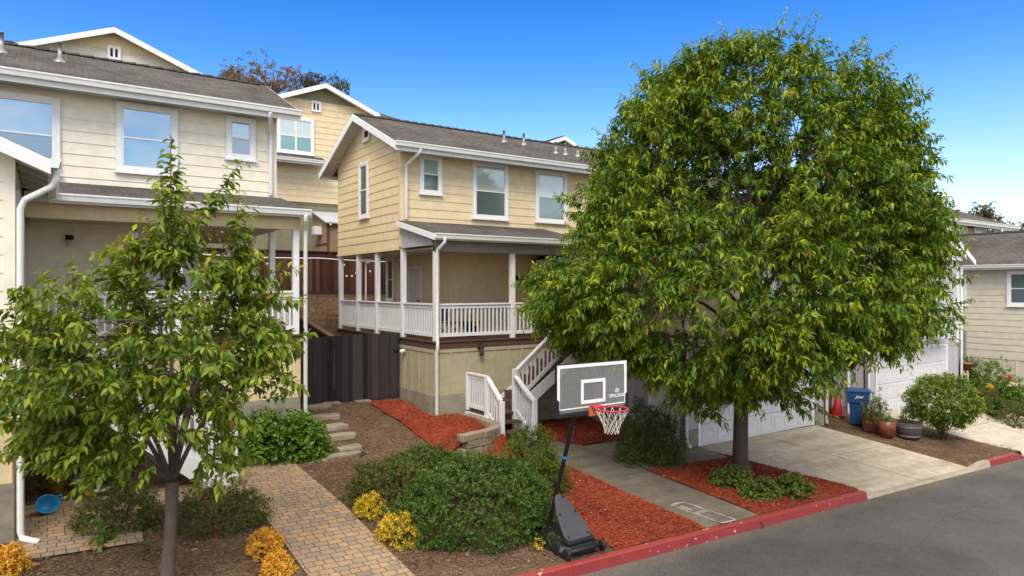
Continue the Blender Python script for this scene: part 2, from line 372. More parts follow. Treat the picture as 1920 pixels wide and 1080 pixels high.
def lap(mb, O, U, Nn, poly, ex=.246, th=.12, lip=.019):
    """lap siding on a convex outline (u, z) of the wall plane through O"""
    O, U, Nn = Vector(O), Vector(U), Vector(Nn)
    pt = lambda u, z, n: O + U * u + Z * z + Nn * n
    zs = [p[1] for p in poly]; z0 = min(zs); top = max(zs)
    while z0 < top - .01:
        z1 = min(z0 + ex, top); P = clip_band(poly, z0, z1)
        if len(P) >= 3:
            us = [p[0] for p in P]; a_, b_ = min(us), max(us); cuts = [a_ - 1]
            c_ = a_ + LAPR.uniform(.6, 70)
            while c_ < b_ - .4: cuts.append(c_); c_ += 7.32
            cuts.append(b_ + 1)
            for ca, cb in zip(cuts, cuts[1:]):                     # butt joints between board lengths
                Q = [(u, z) for z, u in clip_band([(z, u) for u, z in P], ca + .0015, cb - .0015)]
                if len(Q) >= 3: mb.poly([pt(u, z, lip - (lip - .004) * (z - z0) / ex) for u, z in Q])
            lo = sorted(u for u, z in P if abs(z - z0) < 1e-4)
            if len(lo) >= 2: mb.poly([pt(lo[0], z0, lip), pt(lo[-1], z0, lip), pt(lo[-1], z0, .003), pt(lo[0], z0, .003)])
        z0 += ex
    mb.prism([pt(u, z, 0) for u, z in poly], -Nn * th)
    return mb
def panel(mb, O, U, Nn, u0, u1, z0, z1, step=.41, bw=.045, th=.1, cap=True):
    O, U, Nn = Vector(O), Vector(U), Vector(Nn)
    pt = lambda u, z, n: O + U * u + Z * z + Nn * n
    def bx(a, b, c, d, n0, n1): mb.prism([pt(a, c, n0), pt(b, c, n0), pt(b, d, n0), pt(a, d, n0)], Nn * (n1 - n0))
    bx(u0, u1, z0, z1, -th, 0)
    n = max(1, round((u1 - u0) / step))
    zt = z1 - (.09 if cap else 0)
    for i in range(n + 1):
        u = u0 + (u1 - u0) * i / n
        bx(max(u0, u - bw / 2), min(u1, u + bw / 2), z0, zt, .0005, .02)
    if cap: bx(u0, u1, zt, z1, .0005, .024)
    return mb
def window(parent, O, U, Nn, u0, u1, z0, z1, top, bot, tw=.085, split=.5, cols=1, sill=True):
    """white cased sash window: outer casing, sashes, meeting rail; panes as sub-parts"""
    O, U, Nn = Vector(O), Vector(U), Vector(Nn); mb = MB()
    if u1 < u0: u0, u1 = u1, u0
    pt = lambda u, z, n: O + U * u + Z * z + Nn * n
    def bx(m, a, b, c, d, n0, n1): m.prism([pt(a, c, n0), pt(b, c, n0), pt(b, d, n0), pt(a, d, n0)], Nn * (n1 - n0))
    bx(mb, u0, u0 + tw, z0, z1, .002, .055); bx(mb, u1 - tw, u1, z0, z1, .002, .055)
    bx(mb, u0 + tw, u1 - tw, z1 - tw, z1, .002, .055); bx(mb, u0 + tw, u1 - tw, z0, z0 + tw * .8, .002, .055)
    if sill: bx(mb, u0 - .03, u1 + .03, z0 - .05, z0, .002, .085)
    a, b, c, d = u0 + tw, u1 - tw, z0 + tw * .8, z1 - tw; s = .035; zm = c + (d - c) * split
    panes = []
    for k in range(cols):
        a2 = a + (b - a) * k / cols; b2 = a + (b - a) * (k + 1) / cols
        bx(mb, a2, a2 + s, c, d, .006, .045); bx(mb, b2 - s, b2, c, d, .006, .045)
        bx(mb, a2 + s, b2 - s, d - s, d, .006, .045); bx(mb, a2 + s, b2 - s, c, c + s, .006, .045)
        if bot is not None:
            bx(mb, a2 + s, b2 - s, zm - s / 2, zm + s / 2, .006, .048)
            panes += [(a2 + s, b2 - s, zm + s / 2, d - s, top, .014), (a2 + s, b2 - s, c + s, zm - s / 2, bot, .022)]
        else: panes.append((a2 + s, b2 - s, c + s, d - s, top, .018))
    w = mb.build('window', M['white'], parent)
    for a, b, c, d, mt, n in panes:
        q = MB(); bx(q, a, b, c, d, n - .01, n); q.build('pane', mt, w)
    return w
def gutter(parent, a, b, out, h=.13, w=.12, face=.2):
    """K-profile gutter on a fascia board, from a to b (top back edge), out = horizontal outward direction"""
    a, b, out = Vector(a), Vector(b), Vector(out)
    prof = [(0, 0), (w, 0), (w, -.03), (w * .86, -.055), (w * .72, -h), (0, -h)]
    MB().prism([a + out * x + Z * z for x, z in prof], b - a).build('gutter', M['gutter'], parent)
    e = (b - a).normalized() * .003
    MB().prism([a + e - out * .003 - Z * .012, a + e - out * .028 - Z * .012, a + e - out * .028 - Z * face, a + e - out * .003 - Z * face], b - a - e * 2).build('fascia', M['gutter'], parent)
def downspout(parent, pts, r=.042, flat=True):
    return MB().tube(pts, r * 1.1, 4 if flat else 8, smooth=not flat).build('downspout', M['gutter'], parent, .012)
def roof_slab(mb, pts, th=.07): return mb.prism(pts, (0, 0, -th))
def ridge_caps(parent, a, b, slope, step=.3):
    a, b = Vector(a), Vector(b); L = (b - a).length; d = (b - a).normalized(); sd = d.cross(Z); n = int(L / step); mb = MB()
    for i in range(n):
        p = a + d * (i * step); q = a + d * min(L, (i + 1) * step + .01); r = .16
        lf = .028; mb.add([p - sd * r - Z * (r * slope - .012), p + Z * .015, p + sd * r - Z * (r * slope - .012), q - sd * r - Z * (r * slope - lf), q + Z * (.02 + lf), q + sd * r - Z * (r * slope - lf),
                           q - sd * r - Z * (r * slope + .02), q + sd * r - Z * (r * slope + .02)],
                          [(0, 1, 4, 3), (1, 2, 5, 4), (3, 4, 5, 7, 6)])
    mb.build('ridge_cap', M['ridge'], parent)
def vent_pipe(parent, p, h=.4):
    p = Vector(p)
    MB().lathe([(.12, -.04), (.11, .012), (.055, .045), (.045, .08), (.038, .08), (.038, h), (.046, h), (.046, h + .02), (.0, h + .02)], p, 14).build('roof_vent', M['galv'], parent)
def garage_door(parent, O, U, Nn, u0, u1, z0, z1):
    O, U, Nn = Vector(O), Vector(U), Vector(Nn); mb = MB()
    pt = lambda u, z, n: O + U * u + Z * z + Nn * n
    def bx(m, a, b, c, d, n0, n1): m.prism([pt(a, c, n0), pt(b, c, n0), pt(b, d, n0), pt(a, d, n0)], Nn * (n1 - n0))
    rows = 4; h = (z1 - z0) / rows
    for r in range(rows):
        za, zb = z0 + r * h, z0 + (r + 1) * h - .012
        bx(mb, u0, u1, za, zb, .004, .03)
        k = 8; w = (u1 - u0) / k
        for i in range(k):
            a, b = u0 + i * w + .06, u0 + (i + 1) * w - .06
            for q in ((a, b, zb - .11, zb - .09), (a, b, za + .09, za + .11), (a, a + .02, za + .11, zb - .11), (b - .02, b, za + .11, zb - .11)): bx(mb, *q, .0305, .040)
    d = mb.build('garage_door', M['garage'], parent)
    fr = MB(); t = .12
    bx(fr, u0 - t, u0 - .004, z0, z1 + t, .004, .06); bx(fr, u1 + .004, u1 + t, z0, z1 + t, .004, .06); bx(fr, u0 - .004, u1 + .004, z1 + .004, z1 + t, .004, .06)
    fr.build('door_frame', M['white'], d); return d
def panel_door(parent, O, U, Nn, u0, u1, z0, z1, mat, knob_right=True, dead=True):
    O, U, Nn = Vector(O), Vector(U), Vector(Nn); mb = MB()
    pt = lambda u, z, n: O + U * u + Z * z + Nn * n
    def bx(m, a, b, c, d, n0, n1): m.prism([pt(a, c, n0), pt(b, c, n0), pt(b, d, n0), pt(a, d, n0)], Nn * (n1 - n0))
    bx(mb, u0, u1, z0, z1, .004, .03); w = u1 - u0; h = z1 - z0
    for (a, b) in ((.12, .45), (.55, .88)):
        for (c, d) in ((.08, .42), (.48, .80), (.85, .95)):
            A, B, C_, D = u0 + a * w, u0 + b * w, z0 + c * h, z0 + d * h
            for q in ((A, B, C_, C_ + .02), (A, B, D - .02, D), (A, A + .02, C_ + .02, D - .02), (B - .02, B, C_ + .02, D - .02)): bx(mb, *q, .0305, .042)
    d = mb.build('door', mat, parent)
    f = MB(); t = .08
    bx(f, u0 - t, u0 - .004, z0, z1 + t, .003, .05); bx(f, u1 + .004, u1 + t, z0, z1 + t, .003, .05); bx(f, u0 - .004, u1 + .004, z1 + .004, z1 + t, .003, .05)
    f.build('door_frame', M['white'], d)
    ku = u1 - .07 if knob_right else u0 + .07
    for zz in ([.95, 1.12] if dead else [.95]):
        k = MB(); k.tube([pt(ku, z0 + zz, .03), pt(ku, z0 + zz, .06), pt(ku, z0 + zz, .085)], [.018, .03, .026], 10); k.build('handle' if zz < 1 else 'lock', M['black'], d)
    return d
def railing(parent, a, b, zt, zb, n=None, mat=None, zt2=None, zb2=None, wide=.035):
    """top rail, bottom rail and balusters between two posts; zt/zb heights at a, zt2/zb2 at b"""
    mat = mat or M['whitew']; a, b = Vector((a[0], a[1], 0)), Vector((b[0], b[1], 0)); zt2 = zt if zt2 is None else zt2; zb2 = zb if zb2 is None else zb2
    mb = MB(); A, B = a + Z * zt, b + Z * zt2
    mb.beam(A, B, .115, .04); mb.beam(A - Z * .065, B - Z * .065, .045, .09)
    A2, B2 = a + Z * (zb + .05), b + Z * (zb2 + .05)
    r = mb.build('railing', mat, parent); MB().beam(A2, B2, .05, .09).build('bottom_rail', mat, r)
    L = (b - a).length; n = n or max(2, round(L / .125))
    d = (b - a).normalized(); sd = d.cross(Z)
    for i in range(n):
        t = (i + .5) / n; p = a + (b - a) * t
        lo, hi = zb + (zb2 - zb) * t + .09, zt + (zt2 - zt) * t - .10
        q = [p + d * (wide / 2 * x) + sd * (wide / 2 * y) + Z * lo for x, y in ((-1, -1), (1, -1), (1, 1), (-1, 1))]
        MB().prism(q, Z * (hi - lo)).build('baluster', mat, r)
    return r
def post(parent, x, y, z0, z1, w=.13, name='porch_post', mat=None):
    mb = MB().box(x - w / 2, y - w / 2, z0, x + w / 2, y + w / 2, z1)
    return mb.build(name, mat or M['whitew'], parent, .006)
def rake(mb, a, b, h=.19, t=.03, out=(0, -1, 0)):
    a, b, out = Vector(a), Vector(b), Vector(out)
    return mb.prism([a, b, b - Z * h, a - Z * h], out * t)
def lantern(parent, p, out, s=1.0, name='wall_lamp'):
    p, out = Vector(p), Vector(out); q = p + out * .12 * s
    mb = MB(); mb.tube([p, p + out * .02], [.05 * s, .045 * s], 10); mb.tube([p + Z * .06 * s, p + out * .08 * s + Z * .13 * s, q + Z * .1 * s], .01 * s, 6)
    mb.lathe([(0, .1), (.075, .02), (.07, .0), (.06, -.01)], q, 10); mb.lathe([(.055, -.16), (.04, -.19), (.0, -.21)], q, 10)
    for k in range(4):
        c = q + Vector((math.cos(k * 1.571 + .78), math.sin(k * 1.571 + .78), 0)) * .055 * s
        mb.tube([c, c - Z * .17 * s], .007 * s, 4)
    l = mb.build(name, M['black'], parent)
    MB().lathe([(.04, -.155), (.05, -.01)], q, 10).build('lamp_glass', M['gDark'], l)
    return l
# ------------------------------------------------------------------ ground, road, kerb, paths
def struct(o): o['kind'] = 'structure'; return o
def drive_z(X, Y, xa=14.05):
    return (kerb_z(X) - .115) + (Y - 7.7) / 3.8 * (-3.955 - .0085 * (X - 13.2) - (kerb_z(X) - .115))
D1 = [(14.05, 7.70), (19.15, 7.70), (18.55, 11.5), (13.35, 11.5)]
D2 = [(22.35, 7.70), (28.2, 7.70), (27.5, 11.6), (22.0, 11.6)]
def inside(P, x, y):
    c = False
    for i in range(len(P)):
        (x1, y1), (x2, y2) = P[i], P[(i + 1) % len(P)]
        if (y1 > y) != (y2 > y) and x < (x2 - x1) * (y - y1) / (y2 - y1) + x1: c = not c
    return c
def ground_z(x, y):
    z = g(x, y)
    if y > 26.2: z = max(z, -.35 + .08 * (y - 26.2)) if y < 70 else max(z, 3.2 + .04 * (y - 70))
    for P in (D1, D2):
        cx = sum(p[0] for p in P) / 4
        if inside([(cx + (px - cx) * 1.0, py) for px, py in P], x, y): z = min(z, drive_z(x, y) - .06)
    z -= abs(.022 * noise.noise(Vector((x * 2.1, y * 2.1, 3))) + .012 * noise.noise(Vector((x * 6, y * 6, 1)))) + .004
    return z
gx = np.unique(np.concatenate([np.linspace(-60, -3, 20), np.arange(-3, 30, .2), np.linspace(30, 140, 40)]))
gy = np.unique(np.concatenate([[KY + .0], np.arange(KY + .1, 18, .2), np.linspace(18, 26.1, 20), [26.21, 26.6], np.linspace(28, 200, 40)]))
V = [(x, y, ground_z(x, y)) for y in gy for x in gx]; nx = len(gx)
T = [(j * nx + i, j * nx + i + 1, (j + 1) * nx + i + 1, (j + 1) * nx + i) for j in range(len(gy) - 1) for i in range(nx - 1)]
gr = np_mesh('ground', V, T, M['soil']); struct(gr); gr.data.polygons.foreach_set('use_smooth', [True] * len(gr.data.polygons))
rx = np.linspace(-60, 140, 60); ry = np.linspace(-80, 7.56, 30)
rd = np_mesh('road', [(x, y, road_z(x)) for y in ry for x in rx], [(j * 60 + i, j * 60 + i + 1, (j + 1) * 60 + i + 1, (j + 1) * 60 + i) for j in range(29) for i in range(59)], M['asphalt']); struct(rd)
M['crack'] = pmat('tar_crack', (.02, .02, .02), .9)
def crack(pts, w):
    mb = MB(); P = []
    for i in range(len(pts) - 1):
        a, b = Vector(pts[i]), Vector(pts[i + 1]); n = int((b - a).length / .12) + 1
        for k in range(n): P.append(a + (b - a) * k / n)
    P = [Vector((p.x, p.y + .05 * noise.noise(Vector((p.x * 2, 5, 0))) + .03 * noise.noise(Vector((p.x * 7, 9, 0))), road_z(p.x) + .004)) for p in P]
    for i in range(len(P) - 1):
        ww = w * (.5 + abs(noise.noise(Vector((P[i].x * 3, 1, 1)))))
        mb.add([P[i], P[i + 1], P[i + 1] + Vector((0, w * (.5 + abs(noise.noise(Vector((P[i + 1].x * 3, 1, 1))))), 0)), P[i] + Vector((0, ww, 0))], [(0, 1, 2, 3)])
    mb.build('crack', M['crack'], rd)
crack([(8, 2.1, 0), (11, 3.6, 0), (14.5, 4.4, 0), (20, 5.3, 0)], .028)
crack([(12, 5.6, 0), (14, 6.1, 0), (17, 6.2, 0)], .008)
crack([(15.5, 7.3, 0), (15.2, 6.6, 0), (15.9, 5.8, 0)], .01); crack([(10.9, 7.45, 0), (11.4, 6.9, 0), (12.6, 6.7, 0)], .007)
crack([(9.0, 6.7, 0), (9.8, 7.2, 0)], .008)

def drape(name, pts, mat, lift=.006, step=.25, zf=None, rough=0, parent=None, kind=True):
    bm = bmesh.new(); vs = [bm.verts.new((x, y, 0)) for x, y in pts]; bm.faces.new(vs)
    xs = [p[0] for p in pts]; ys = [p[1] for p in pts]
    for ax, lo, hi in ((0, min(xs), max(xs)), (1, min(ys), max(ys))):
        c = lo + step
        while c < hi:
            n = (1, 0, 0) if ax == 0 else (0, 1, 0)
            bmesh.ops.bisect_plane(bm, geom=bm.verts[:] + bm.edges[:] + bm.faces[:], plane_co=(c if ax == 0 else 0, c if ax == 1 else 0, 0), plane_no=n); c += step
    bmesh.ops.triangulate(bm, faces=bm.faces[:])
    for v in bm.verts: v.co.z = (zf or ground_z)(v.co.x, v.co.y) + .006 + (lift - .006) * min(1, max(0, (v.co.y - KY) / .18)) + (rough * min(1, max(0, (v.co.y - KY) / .18)) * noise.noise(Vector((v.co.x * 5, v.co.y * 5, 7))) if rough else 0)
    me = bpy.data.meshes.new(name); bm.to_mesh(me); bm.free(); me.materials.append(mat)
    o = bpy.data.objects.new(name, me); COL.objects.link(o)
    if parent: o.parent = parent
    elif kind: struct(o)
    return o
def wob(pts, amp=.05, step=.3):
    out = []
    for i, a in enumerate(pts):
        b = pts[(i + 1) % len(pts)]; a, b = Vector((*a[:2], 0)), Vector((*b[:2], 0)); L = (b - a).length; n = max(1, int(L / step))
        nn = Vector((-(b - a).y, (b - a).x, 0)).normalized()
        for k in range(n):
            p = a + (b - a) * k / n
            if k: p += nn * amp * noise.noise(Vector((p.x * 1.7, p.y * 1.7, 2)))
            out.append((p.x, p.y))
    return out
FLAT = lambda x, y: g(x, y)
PATH = [(2.82, KY), (4.05, KY), (4.12, 14.3), (2.75, 14.3), (2.75, 13.25), (.9, 13.1), (-.42, 13.1), (-.42, 10.75), (1.1, 10.75), (1.15, 12.2), (2.8, 12.3)]
drape('brick_path', PATH, M['pave'], .016, .25, FLAT)
drape('walkway', [(9.2, KY), (10.62, KY), (10.62, 10.55), (10.62, 12.6), (10.0, 13.75), (9.05, 13.75), (9.15, 12)], M['walk'], .020, .25, FLAT)
drape('garage_landing', [(10.63, 10.55), (13.3, 10.45), (13.34, 11.46), (12.98, 11.5), (12.98, 12.7), (10.63, 12.6)], M['landing'], .017, .25, FLAT)
wk = bpy.data.objects['walkway']
# chalk drawing: two rounded outlines on the walkway
def chalk(px_pts, w, closed=True):
    P = [hit(*p) for p in px_pts]; mb = MB(); n = len(P)
    pp = []
    for i in range(n if closed else n - 1):
        for k in range(6): pp.append(P[i].lerp(P[(i + 1) % n], k / 6))
    if not closed: pp.append(P[-1])
    m = len(pp)
    for i in range(m if closed else m - 1):
        a, b = pp[i], pp[(i + 1) % m]; d = (b - a).normalized(); s = d.cross(Z) * (w / 2 * (.8 + .5 * noise.noise(a * 9)))
        q = [a - s - d * .008, b - s + d * .008, b + s + d * .008, a + s - d * .008]
        mb.poly([(p.x, p.y, g(p.x, p.y) + .0245) for p in q])
    return mb
M['chalk'] = concrete('chalk', (.38, .36, .33), (.58, .56, .54), .5, 6)
chalk([(1259, 950), (1272, 945), (1282, 944), (1300, 949), (1320, 957), (1324, 959), (1310, 963), (1301, 965), (1290, 961), (1270, 953)], .065).build('chalk_drawing', M['chalk'], wk)
chalk([(1306, 966), (1322, 961), (1332, 960), (1360, 970), (1377, 976), (1376, 978), (1354, 983), (1346, 981), (1325, 973)], .05).build('chalk_drawing', M['chalk'], wk)
chalk([(1277, 952), (1296, 958)], .10, False).build('chalk_drawing', M['chalk'], wk)
# red bark beds
RED = [wob([(7.15, KY + .01), (9.19, KY + .01), (9.14, 12), (8.98, 13.6), (8.7, 13.2), (8.0, 12.9), (7.5, 12.4), (7.2, 10.5), (6.95, 9.2)]),
       wob([(10.63, KY + .01), (14.03, KY + .01), (13.32, 11.0), (13.3, 10.44), (10.63, 10.54)], .02),
       wob([(10.63, 12.62), (12.97, 12.72), (12.97, 15.3), (10.0, 15.3), (10.02, 13.77)], .03)]
p_ = [hit(*q) for q in ((690, 757), (720, 752), (752, 752), (800, 778))] 
UP = [(p.x, p.y) for p in p_] + [(8.08, 15.35), (8.8, 15.35), (8.82, 14.2), (8.6, 13.5), (7.9, 13.1)] + [(q.x, q.y) for q in (hit(835, 853), hit(800, 830), hit(765, 803), hit(720, 775))]
RED.append(wob(UP, .06))
for P in RED: drape('red_bark_bed', P, M['redm'], .03, .12, FLAT, .022)
# driveways: slabs with open joints
def driveway(P, mat, nx, ny):
    mb = MB(); a, b, c, d = [Vector((*p, 0)) for p in P]; gp = .016
    for i in range(nx):
        for j in range(ny):
            q = []
            for s, t in ((i, j), (i + 1, j), (i + 1, j + 1), (i, j + 1)):
                s2 = s / nx + (gp / 4 if s == i else -gp / 4); t2 = t / ny + (gp / 4 if t == j else -gp / 4)
                p = (a.lerp(b, s2)).lerp(d.lerp(c, s2), t2); p.z = drive_z(p.x, p.y); q.append(p)
            mb.prism(q, (0, 0, -.09))
    o = mb.build('driveway', mat); struct(o)
driveway(D1, M['drive'], 2, 2); driveway(D2, M['drive2'], 2, 2)
# kerb with dropped aprons
def kerb(x0, x1, mat, drop0=0, drop1=0, name='kerb', full=0.15):
    mb = MB(); n = max(2, int((x1 - x0) / .3)); secs = []
    for i in range(n + 1):
        x = x0 + (x1 - x0) * i / n
        h = full
        if drop0: h = min(h, .035 + (full - .035) * sstep(0, drop0, x - x0))
        if drop1: h = min(h, .035 + (full - .035) * sstep(0, drop1, x1 - x))
        b = road_z(x); w = .004 * noise.noise(Vector((x * 3, 0, 0)))
        secs.append([(x, KY + .004, b - .2), (x, KY + .004, b + h), (x, 7.60 + w, b + h), (x, 7.575 + w, b + h - .012), (x, 7.54 + w, b + .004), (x, 7.54, b - .2)])
    vs = [p for s in secs for p in s]; k = 6
    mb.add(vs, [(i * k + j, i * k + (j + 1) % k, (i + 1) * k + (j + 1) % k, (i + 1) * k + j) for i in range(n) for j in range(k)] + [tuple(range(k)), tuple(n * k + j for j in range(k - 1, -1, -1))])
    return struct(mb.build(name, mat))
x = -6.0
for L in (3.05, 3.05, 3.05, 3.05, 3.05, 3.05, 1.72):          # cast lengths with joints between
    kerb(x, x + L - .006, M['redk'], name='kerb'); x += L
kerb(14.025, 14.6, M['apron'], 0, .5, 'kerb'); kerb(14.61, 18.75, M['apron'], 0, 0, 'driveway_apron', .035); kerb(18.76, 19.9, M['apron'], .7, 0, 'kerb')
kerb(19.91, 22.1, M['redk'], 0, .4, 'kerb'); kerb(22.11, 28, M['apron'], 0, 0, 'driveway_apron', .035); kerb(28.01, 60, M['redk'], 0, 0, 'kerb')

# ------------------------------------------------------------------ houses
def gable_roof(root, x0, x1, yr, ye0, ye1, zr, slope, mat, rk0=True, rk1=True, th=.09, ov=.42):
    """ridge along X"""
    mb = MB()
    for ye in (ye0, ye1):
        ze = zr - slope * abs(ye - yr)
        roof_slab(mb, [(x0, ye, ze), (x1, ye, ze), (x1, yr, zr), (x0, yr, zr)], th)
    r = mb.build('roof', mat, root); ridge_caps(root, (x0 + .02, yr, zr + .01), (x1 - .02, yr, zr + .01), slope)
    for xe, o, on in ((x0, -1, rk0), (x1, 1, rk1)):
        if not on: continue
        f = MB()
        for ye in (ye0, ye1):
            ze = zr - slope * abs(ye - yr); s = 1 if ye > yr else -1
            f.prism([(xe, yr, zr - .012), (xe, ye, ze - .012), (xe, ye, ze - .21), (xe, yr, zr - .21)], (o * .03, 0, 0))
        f.build('rake_board', M['white'], root)
        sf = MB()
        for ye in (ye0, ye1):
            ze = zr - slope * abs(ye - yr); xi = xe - o * ov
            sf.prism([(xe - o * .004, yr, zr - th - .004), (xe - o * .004, ye, ze - th - .004), (xi, ye, ze - th - .004), (xi, yr, zr - th - .004)], (0, 0, -.03))
            for k in (.33, .68):
                yy = yr + (ye - yr) * k; zz = zr - slope * abs(yy - yr) - th - .06
                sf.box(min(xe, xi) + .01, yy - .02, zz - .04, max(xe, xi) - .01, yy + .02, zz + .02)
        sf.build('soffit', M['soffit'], root)
    return r
def cross_gable(root, xc, hw, yf, yb, zr, slope, mat, th=.09, ov=.4):
    """ridge along Y, gable end facing the street at yf"""
    mb = MB()
    for s in (-1, 1): roof_slab(mb, [(xc + s * hw, yf, zr - slope * hw), (xc, yf, zr), (xc, yb, zr), (xc + s * hw, yb, zr - slope * hw)], th)
    mb.build('roof', mat, root); ridge_caps(root, (xc, yf + .02, zr + .01), (xc, yb, zr + .01), slope)
    f = MB(); sf = MB()
    for s in (-1, 1):
        f.prism([(xc, yf, zr - .012), (xc + s * hw, yf, zr - slope * hw - .012), (xc + s * hw, yf, zr - slope * hw - .21), (xc, yf, zr - .21)], (0, -.03, 0))
        sf.prism([(xc, yf + .004, zr - th - .004), (xc + s * hw, yf + .004, zr - slope * hw - th - .004), (xc + s * hw, yf + ov, zr - slope * hw - th - .004), (xc, yf + ov, zr - th - .004)], (0, 0, -.03))
    f.build('rake_board', M['white'], root); sf.build('soffit', M['soffit'], root)

def row_house(root, X0, sg, dy, dz, wl, pan, tri, beamM, soff):
    S = lambda s: X0 + sg * s
    D = -1.36 + dz; Yp, Ym, Yb = 15.4 + dy, 17.4 + dy, 22.4 + dy
    zr, sl = 5.30 + dz, .445; yr = (Ym + Yb) / 2; ztop = lambda y: zr - sl * abs(y - yr) - .10
    # upper storey
    mb = MB()
    a, b = sorted((S(0), S(10.8)))
    lap(mb, (0, Ym, 0), (1, 0, 0), (0, -1, 0), [(a + .09 * (sg > 0) , 1.5 + dz), (b - .09 * (sg < 0), 1.5 + dz), (b - .09 * (sg < 0), ztop(Ym)), (a + .09 * (sg > 0), ztop(Ym))])
    mb.build('upper_wall', wl, root)
    mb = MB()
    lap(mb, (S(0), 0, 0), (0, 1, 0), (-sg, 0, 0), [(Ym + .09, 1.14 + dz), (Yb - .05, 1.14 + dz), (Yb - .05, ztop(Yb)), (yr, ztop(yr)), (Ym + .09, ztop(Ym + .09))])
    mb.build('gable_wall', wl, root)
    mb = MB().box(S(0) - sg * .03, Ym - .03, 1.14 + dz, S(.09), Ym + .09, ztop(Ym))
    mb.box(S(-.03), Ym + .09, 1.06 + dz, S(.05), Yb, 1.139 + dz); mb.build('corner_trim', wl, root)
    MB().box(S(.05), Yb - .03, 1.0 + dz, S(10.8), Yb, 3.9 + dz).build('rear_wall', wl, root)
    xo = S(-.42)
    gable_roof(root, min(xo, S(11.2)), max(xo, S(11.2)), yr, Ym - .6, Yb + .6, zr, sl, M['shX'], rk0=sg > 0, rk1=sg < 0)
    ge = zr - sl * (yr - Ym + .6)
    gutter(root, (min(xo, S(11.2)) - .03, Ym - .6, ge + .01), (max(xo, S(11.2)) + .03, Ym - .6, ge + .01), (0, -1, 0), face=.24)
    MB().box(a, Ym - .57, ge - .16, b, Ym - .026, ge - .13).build('soffit', soff, root)
    gutter(root, (min(xo, S(11.2)), Yb + .6, ge + .01), (max(xo, S(11.2)), Yb + .6, ge + .01), (0, 1, 0), face=.2)
    xd = S(.28)
    downspout(root, [(xd, Ym - .66, ge - .13), (xd, Ym - .62, ge - .22), (xd - sg * .16, Ym - .10, ge - .50), (xd - sg * .16, Ym - .085, ge - .62), (xd - sg * .16, Ym - .085, 1.9 + dz)], .045, False)
    # ground floor body, set back under the side overhang
    mb = MB(); a2, b2 = sorted((S(1.75), S(10.8)))
    lap(mb, (0, Ym + .02, 0), (1, 0, 0), (0, -1, 0), [(a2, D), (b2, D), (b2, 1.14 + dz), (a2, 1.14 + dz)], lip=.032)
    lap(mb, (S(1.75), 0, 0), (0, 1, 0), (-sg, 0, 0), [(Ym + .04, D), (Yb, D), (Yb, 1.14 + dz), (Ym + .04, 1.14 + dz)])
    mb.build('lower_wall', wl, root)
    MB().box(S(1.75) - sg * .03, Ym - .01, D, S(1.75) + sg * .09, Ym + .10, 1.1 + dz).build('corner_trim', wl, root)
    MB().box(S(.12), Yp + .1, 1.02 + dz, S(4.9), Yb, 1.055 + dz).build('porch_ceiling', M['soffitw'], root)
    # porch roof
    zw, zg = 1.87 + dz, 1.36 + dz; yg = Yp - .28
    mb = MB(); e0, e1 = S(-.14), S(4.93)
    roof_slab(mb, [(e0, yg, zg), (e1, yg, zg), (e1, Ym - .03, zw), (e0, Ym - .03, zw)], .07); mb.build('porch_roof', M['shX'], root)
    lo, hi = min(e0, e1), max(e0, e1)
    gutter(root, (lo - .02, yg, zg + .008), (hi, yg, zg + .008), (0, -1, 0), face=.17)
    mb = MB(); mb.prism([(e0, yg, zg - .01), (e0, Ym - .03, zw - .01), (e0, Ym - .03, zw - .16), (e0, yg, zg - .16)], (-sg * .03, 0, 0)); mb.build('rake_board', M['white'], root)
    mb = MB(); sl2 = (zw - zg) / (Ym - .03 - yg); zt = lambda y: zg + sl2 * (y - yg) - .08
    mb.prism([(S(.0), Yp + .03, 1.14 + dz), (S(0), Ym - .035, 1.14 + dz), (S(0), Ym - .035, zt(Ym)), (S(0), Yp + .03, zt(Yp))], (sg * .05, 0, 0))
    for k in range(1, 4):
        yy = Yp + .03 + (Ym - Yp - .06) * k / 4; mb.prism([(S(-.001), yy - .02, 1.18 + dz), (S(-.001), yy + .02, 1.18 + dz), (S(-.001), yy + .02, zt(yy)), (S(-.001), yy - .02, zt(yy))], (-sg * .018, 0, 0))
    mb.box(S(-.02), Yp + .14, 1.10 + dz, S(.06), Ym - .035, 1.139 + dz); mb.build('porch_gable_panel', tri, root)
    mb = MB(); panel(mb, (0, Yp, 0), (1, 0, 0), (0, -1, 0), *sorted((S(0), S(4.93))), .94 + dz, 1.22 + dz, .62, .03, .12, False); mb.build('porch_beam', beamM, root)
    MB().box(*((lo + .03), yg + .03, zg - .135), hi - .0, Yp - .022, zg - .105).build('soffit', soff, root)
    # deck
    mb = MB()
    q = sorted((S(-.05), S(4.93)))
    for i in range(14):
        y0 = Yp - .06 + i * .1485; mb.box(q[0], y0, D - .035, q[1], y0 + .143, D)
    q2 = sorted((S(-.05), S(1.72)))
    for i in range(12):
        x0 = q2[0] + i * .1475; mb.box(x0, Yp + 2.03, D - .035, x0 + .142, Yb, D)
    mb.build('deck_floor', M['deck'], root)
    mb = MB().box(*sorted((S(-.02), S(4.93)))[:1], Yp - .03, D - .20, sorted((S(-.02), S(4.93)))[1], Yp + .01, D - .04)
    mb.box(S(-.02), Yp + .011, D - .20, S(.02), Yb, D - .04); mb.build('deck_rim', M['deck'], root)
    # base walls and footing
    zc = -2.74 + dz
    mb = MB(); a3, b3 = sorted((S(.0), S(4.93)))
    panel(mb, (0, Yp, 0), (1, 0, 0), (0, -1, 0), a3 + .02, b3, zc, D - .205, .44); panel(mb, (S(0), 0, 0), (0, 1, 0), (-sg, 0, 0), Yp + .005, Yb, zc, D - .205, .44)
    mb.build('base_wall', pan, root)
